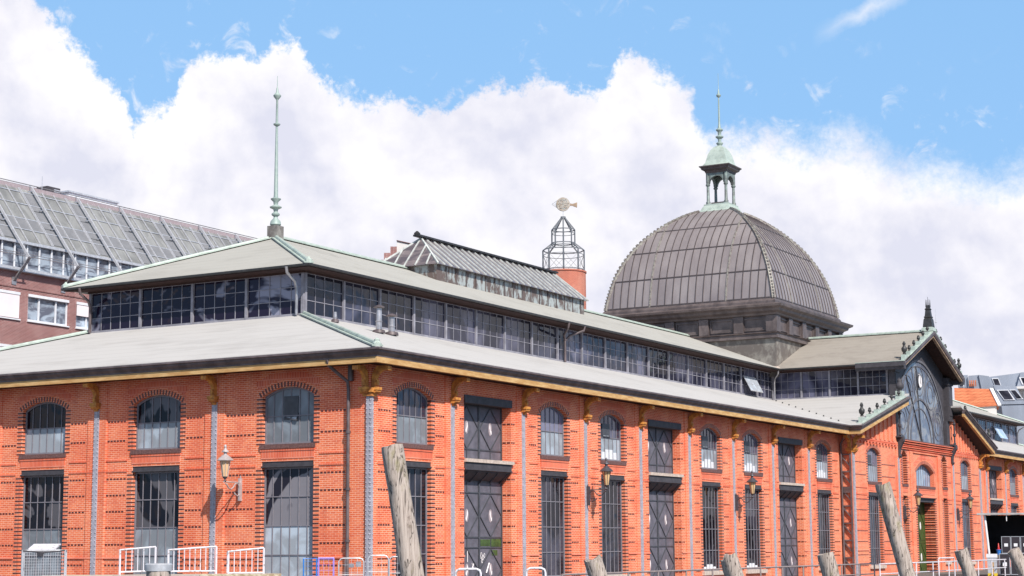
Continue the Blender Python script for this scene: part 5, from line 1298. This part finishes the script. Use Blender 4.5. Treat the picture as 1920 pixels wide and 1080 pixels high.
cage((-9.48, -4.66, 0), math.atan2(-.80, .6), .46, .45, -.8, .55, 'violet', 'pale violet roll cage beside the blue one', step=.13, group='roll cages by the corner')
def fence(loc, ang, w, z1, label, plates=0):
    t = thing('site_fence_panel', label, 'fence panel', loc, ang, 'wire fence panels by the corner')
    b = MB(); b.tube([(0, 0, -1.1), (0, 0, z1-.1), (.06, 0, z1-.02), (.14, 0, z1), (w-.14, 0, z1), (w-.06, 0, z1-.02), (w, 0, z1-.1), (w, 0, -1.1)], .02, 8); b.tube([(0, 0, z1-.5), (w, 0, z1-.5)], .012, 6); b.build('panel_frame', 'galv', t, 40)
    b = MB(); n = int(w/.16)
    for i in range(1, n): b.bar((w*i/n, 0, -1.1), (w*i/n, 0, z1-.02), .009)
    for kz in range(6): b.bar((0, 0, z1-.2-kz*.24), (w, 0, z1-.2-kz*.24), .008)
    b.build('wire_mesh', 'galv', t)
    if plates: b = MB(); b.box(.30, .46, -.03, -.015, z1-.28, z1-.16); b.box(.52, .68, -.03, -.015, z1-.26, z1-.1); b.build('tag_plate', 'zinc_pipe', t)
fence((-9.12, -5.16, 0), math.atan2(-.82, .57), .76, .54, 'grey wire fence panel with tag plates at the corner pier', 1)
fence((-8.62, -5.9, 0), math.atan2(-.82, .57), .62, .62, 'white arched wire fence panel left of the tall pile')
fence((-8.28, -6.45, 0), math.atan2(-.82, .57), .7, .58, 'wire fence panel partly behind the tall pile')

# ================================================================== stage trailer and flight cases
TRL = (54.22, -7.86); TA = -1.3165
def tl_(x, y, z=0): return (TRL[0]+x*cos(TA)-y*sin(TA), TRL[1]+x*sin(TA)+y*cos(TA), z)
ts = thing('stage_trailer', 'open sided mobile stage with a pale roof and dark interior', 'stage trailer', tl_(0, 0), TA)
b = MB(); b.box(-.35, 7, -.3, 3.2, 2.62, 2.68); b.box(-.35, 7, -.33, -.301, 2.58, 2.69); PANEL = b
M['stage_roof'] = mat('grey_stage_roof', (.45, .42, .42), .7, 0, .3, 2)
M['stage_black'] = mat('black_stage_cloth', (.012, .010, .014), .9, 0, .3, 2)
PANEL.build('roof_panel', 'stage_roof', ts)
b = MB(); b.box(.16, 7, 3.0, 3.06, .1, 2.6); b.box(.16, .2, .35, 3.0, .1, 2.6); b.box(6.9, 7, .1, 3.0, .1, 2.6); b.build('back_curtain', 'stage_black', ts)
b = MB(); b.box(.1, 7, -.1, 3.1, -.02, .18); b.build('stage_floor', 'quay_wall', ts)
b = MB(); b.tube([(.10, 0, 2.6), (.28, 0, .18)], .07, 8); b.tube([(1.38, -.2, 2.6), (1.38, -.2, 2.2)], .03, 6); b.build('stage_post', 'white', ts, 40)
for i in range(2): b = MB(); b.box(1+i*4, 1.2+i*4, .5, .7, -1.1, -.03); b.build('stage_leg', 'iron_dark', ts)
M['case_black'] = mat('black_flight_case', (.03, .022, .03), .5, 0, .3, 3)
M['case_edge'] = mat('aluminium_case_edge', (.55, .55, .58), .35, .4, .2, 5)
def case(w, d, h):
    t = thing('flight_case', 'black flight case', 'flight case', (0, 0, 0), TA, 'black flight cases with aluminium edges')
    b = MB(); b.box(.01, w-.01, .01, d-.01, .08, h); b.build('case_shell', 'case_black', t)
    b = MB(); e = .03
    for x in (0, w-e): b.box(x, x+e, 0, .03, .12, h-.03); b.box(x, x+e, d-.03, d, .12, h-.03)
    for z in (.08, h-.02): b.box(0, w, 0, .03, z, z+e)
    b.box(0, .03, .03, d-.03, h-.02, h+.01); b.build('case_edge', 'case_edge', t)
    b = MB(); b.box(w*.3, w*.7, .0, .009, h*.45, h*.62); b.build('case_label', 'white', t)
    for x in (.08, w-.08): b = MB(); b.lathe([(.04, -.02), (.04, .03)], (x, .06, .045), 8); b.build('caster', 'slate', t)
    return t
labs = ['flight case on the dark stage, leftmost of the upper row', 'flight case on the dark stage, second of the upper row', 'flight case on the dark stage, nearest the right frame edge', 'flight case on the ground just left of the last stump', 'flight case on the ground directly behind the last stump', 'flight case on the ground right of the last stump']
first = case(.54, .5, 1.09)
spots = [(1.02, .5, .18), (1.58, .5, .18), (2.14, .5, .18), (.86, -1.0, -1.1), (1.50, -1.0, -1.1), (2.14, -1.0, -1.1)]
for i, q in enumerate(spots):
    c = first if i == 0 else copy_tree(first); c.location = tl_(*q); c['label'] = labs[i]
    if i > 2: c.scale = (1.12, 1, 1.24)
cb_ = thing('steel_skip', 'low grey white container with yellow feet below the leaning stage post', 'container', tl_(.14, -1.2, -1.1), TA)
b = MB(); b.prism([(.03, .2), (.55, .2), (.58, 1.12), (0, 1.12)], 0, .8); b.build('skip_body', 'galv', cb_)
b = MB(); b.box(-.03, .61, -.03, .83, 1.12, 1.34); b.build('skip_lid', 'office_frame', cb_)
M['yellow'] = mat('yellow_paint', (.72, .52, .03), .5, 0, .2, 4)
for x in (.02, .36): b = MB(); b.box(x, x+.22, -.02, .2, 0, .195); b.build('skip_foot', 'yellow', cb_)
cn_ = thing('traffic_cone', 'small red cone on the blue tub left of the flight cases', 'traffic cone', tl_(.84, .2, .49))
b = MB(); b.lathe([(.11, 0), (.11, .03), (.07, .04), (.02, .38), (.01, .39)], (0, 0, 0), 10); M['red'] = mat('red_plastic', (.55, .02, .02), .4); b.build('cone_body', 'red', cn_, 40)
bt = thing('plastic_tub', 'blue plastic tub at the stage edge, left of the cases', 'tub', tl_(.84, .2, .18))
b = MB(); b.lathe([(.11, 0), (.13, .26), (.16, .27), (.16, .31), (.13, .31)], (0, 0, 0), 12); b.build('tub_body', 'blue', bt, 40)
pp = MB(); pp.box(-.05, .05, -.05, .05, -1.1, -.24); o = pp.build('wooden_post', 'beam', None); o.location = tl_(.47, -2.2); tag(o, 'thin squared brown wooden post before the grey white container', 'post')
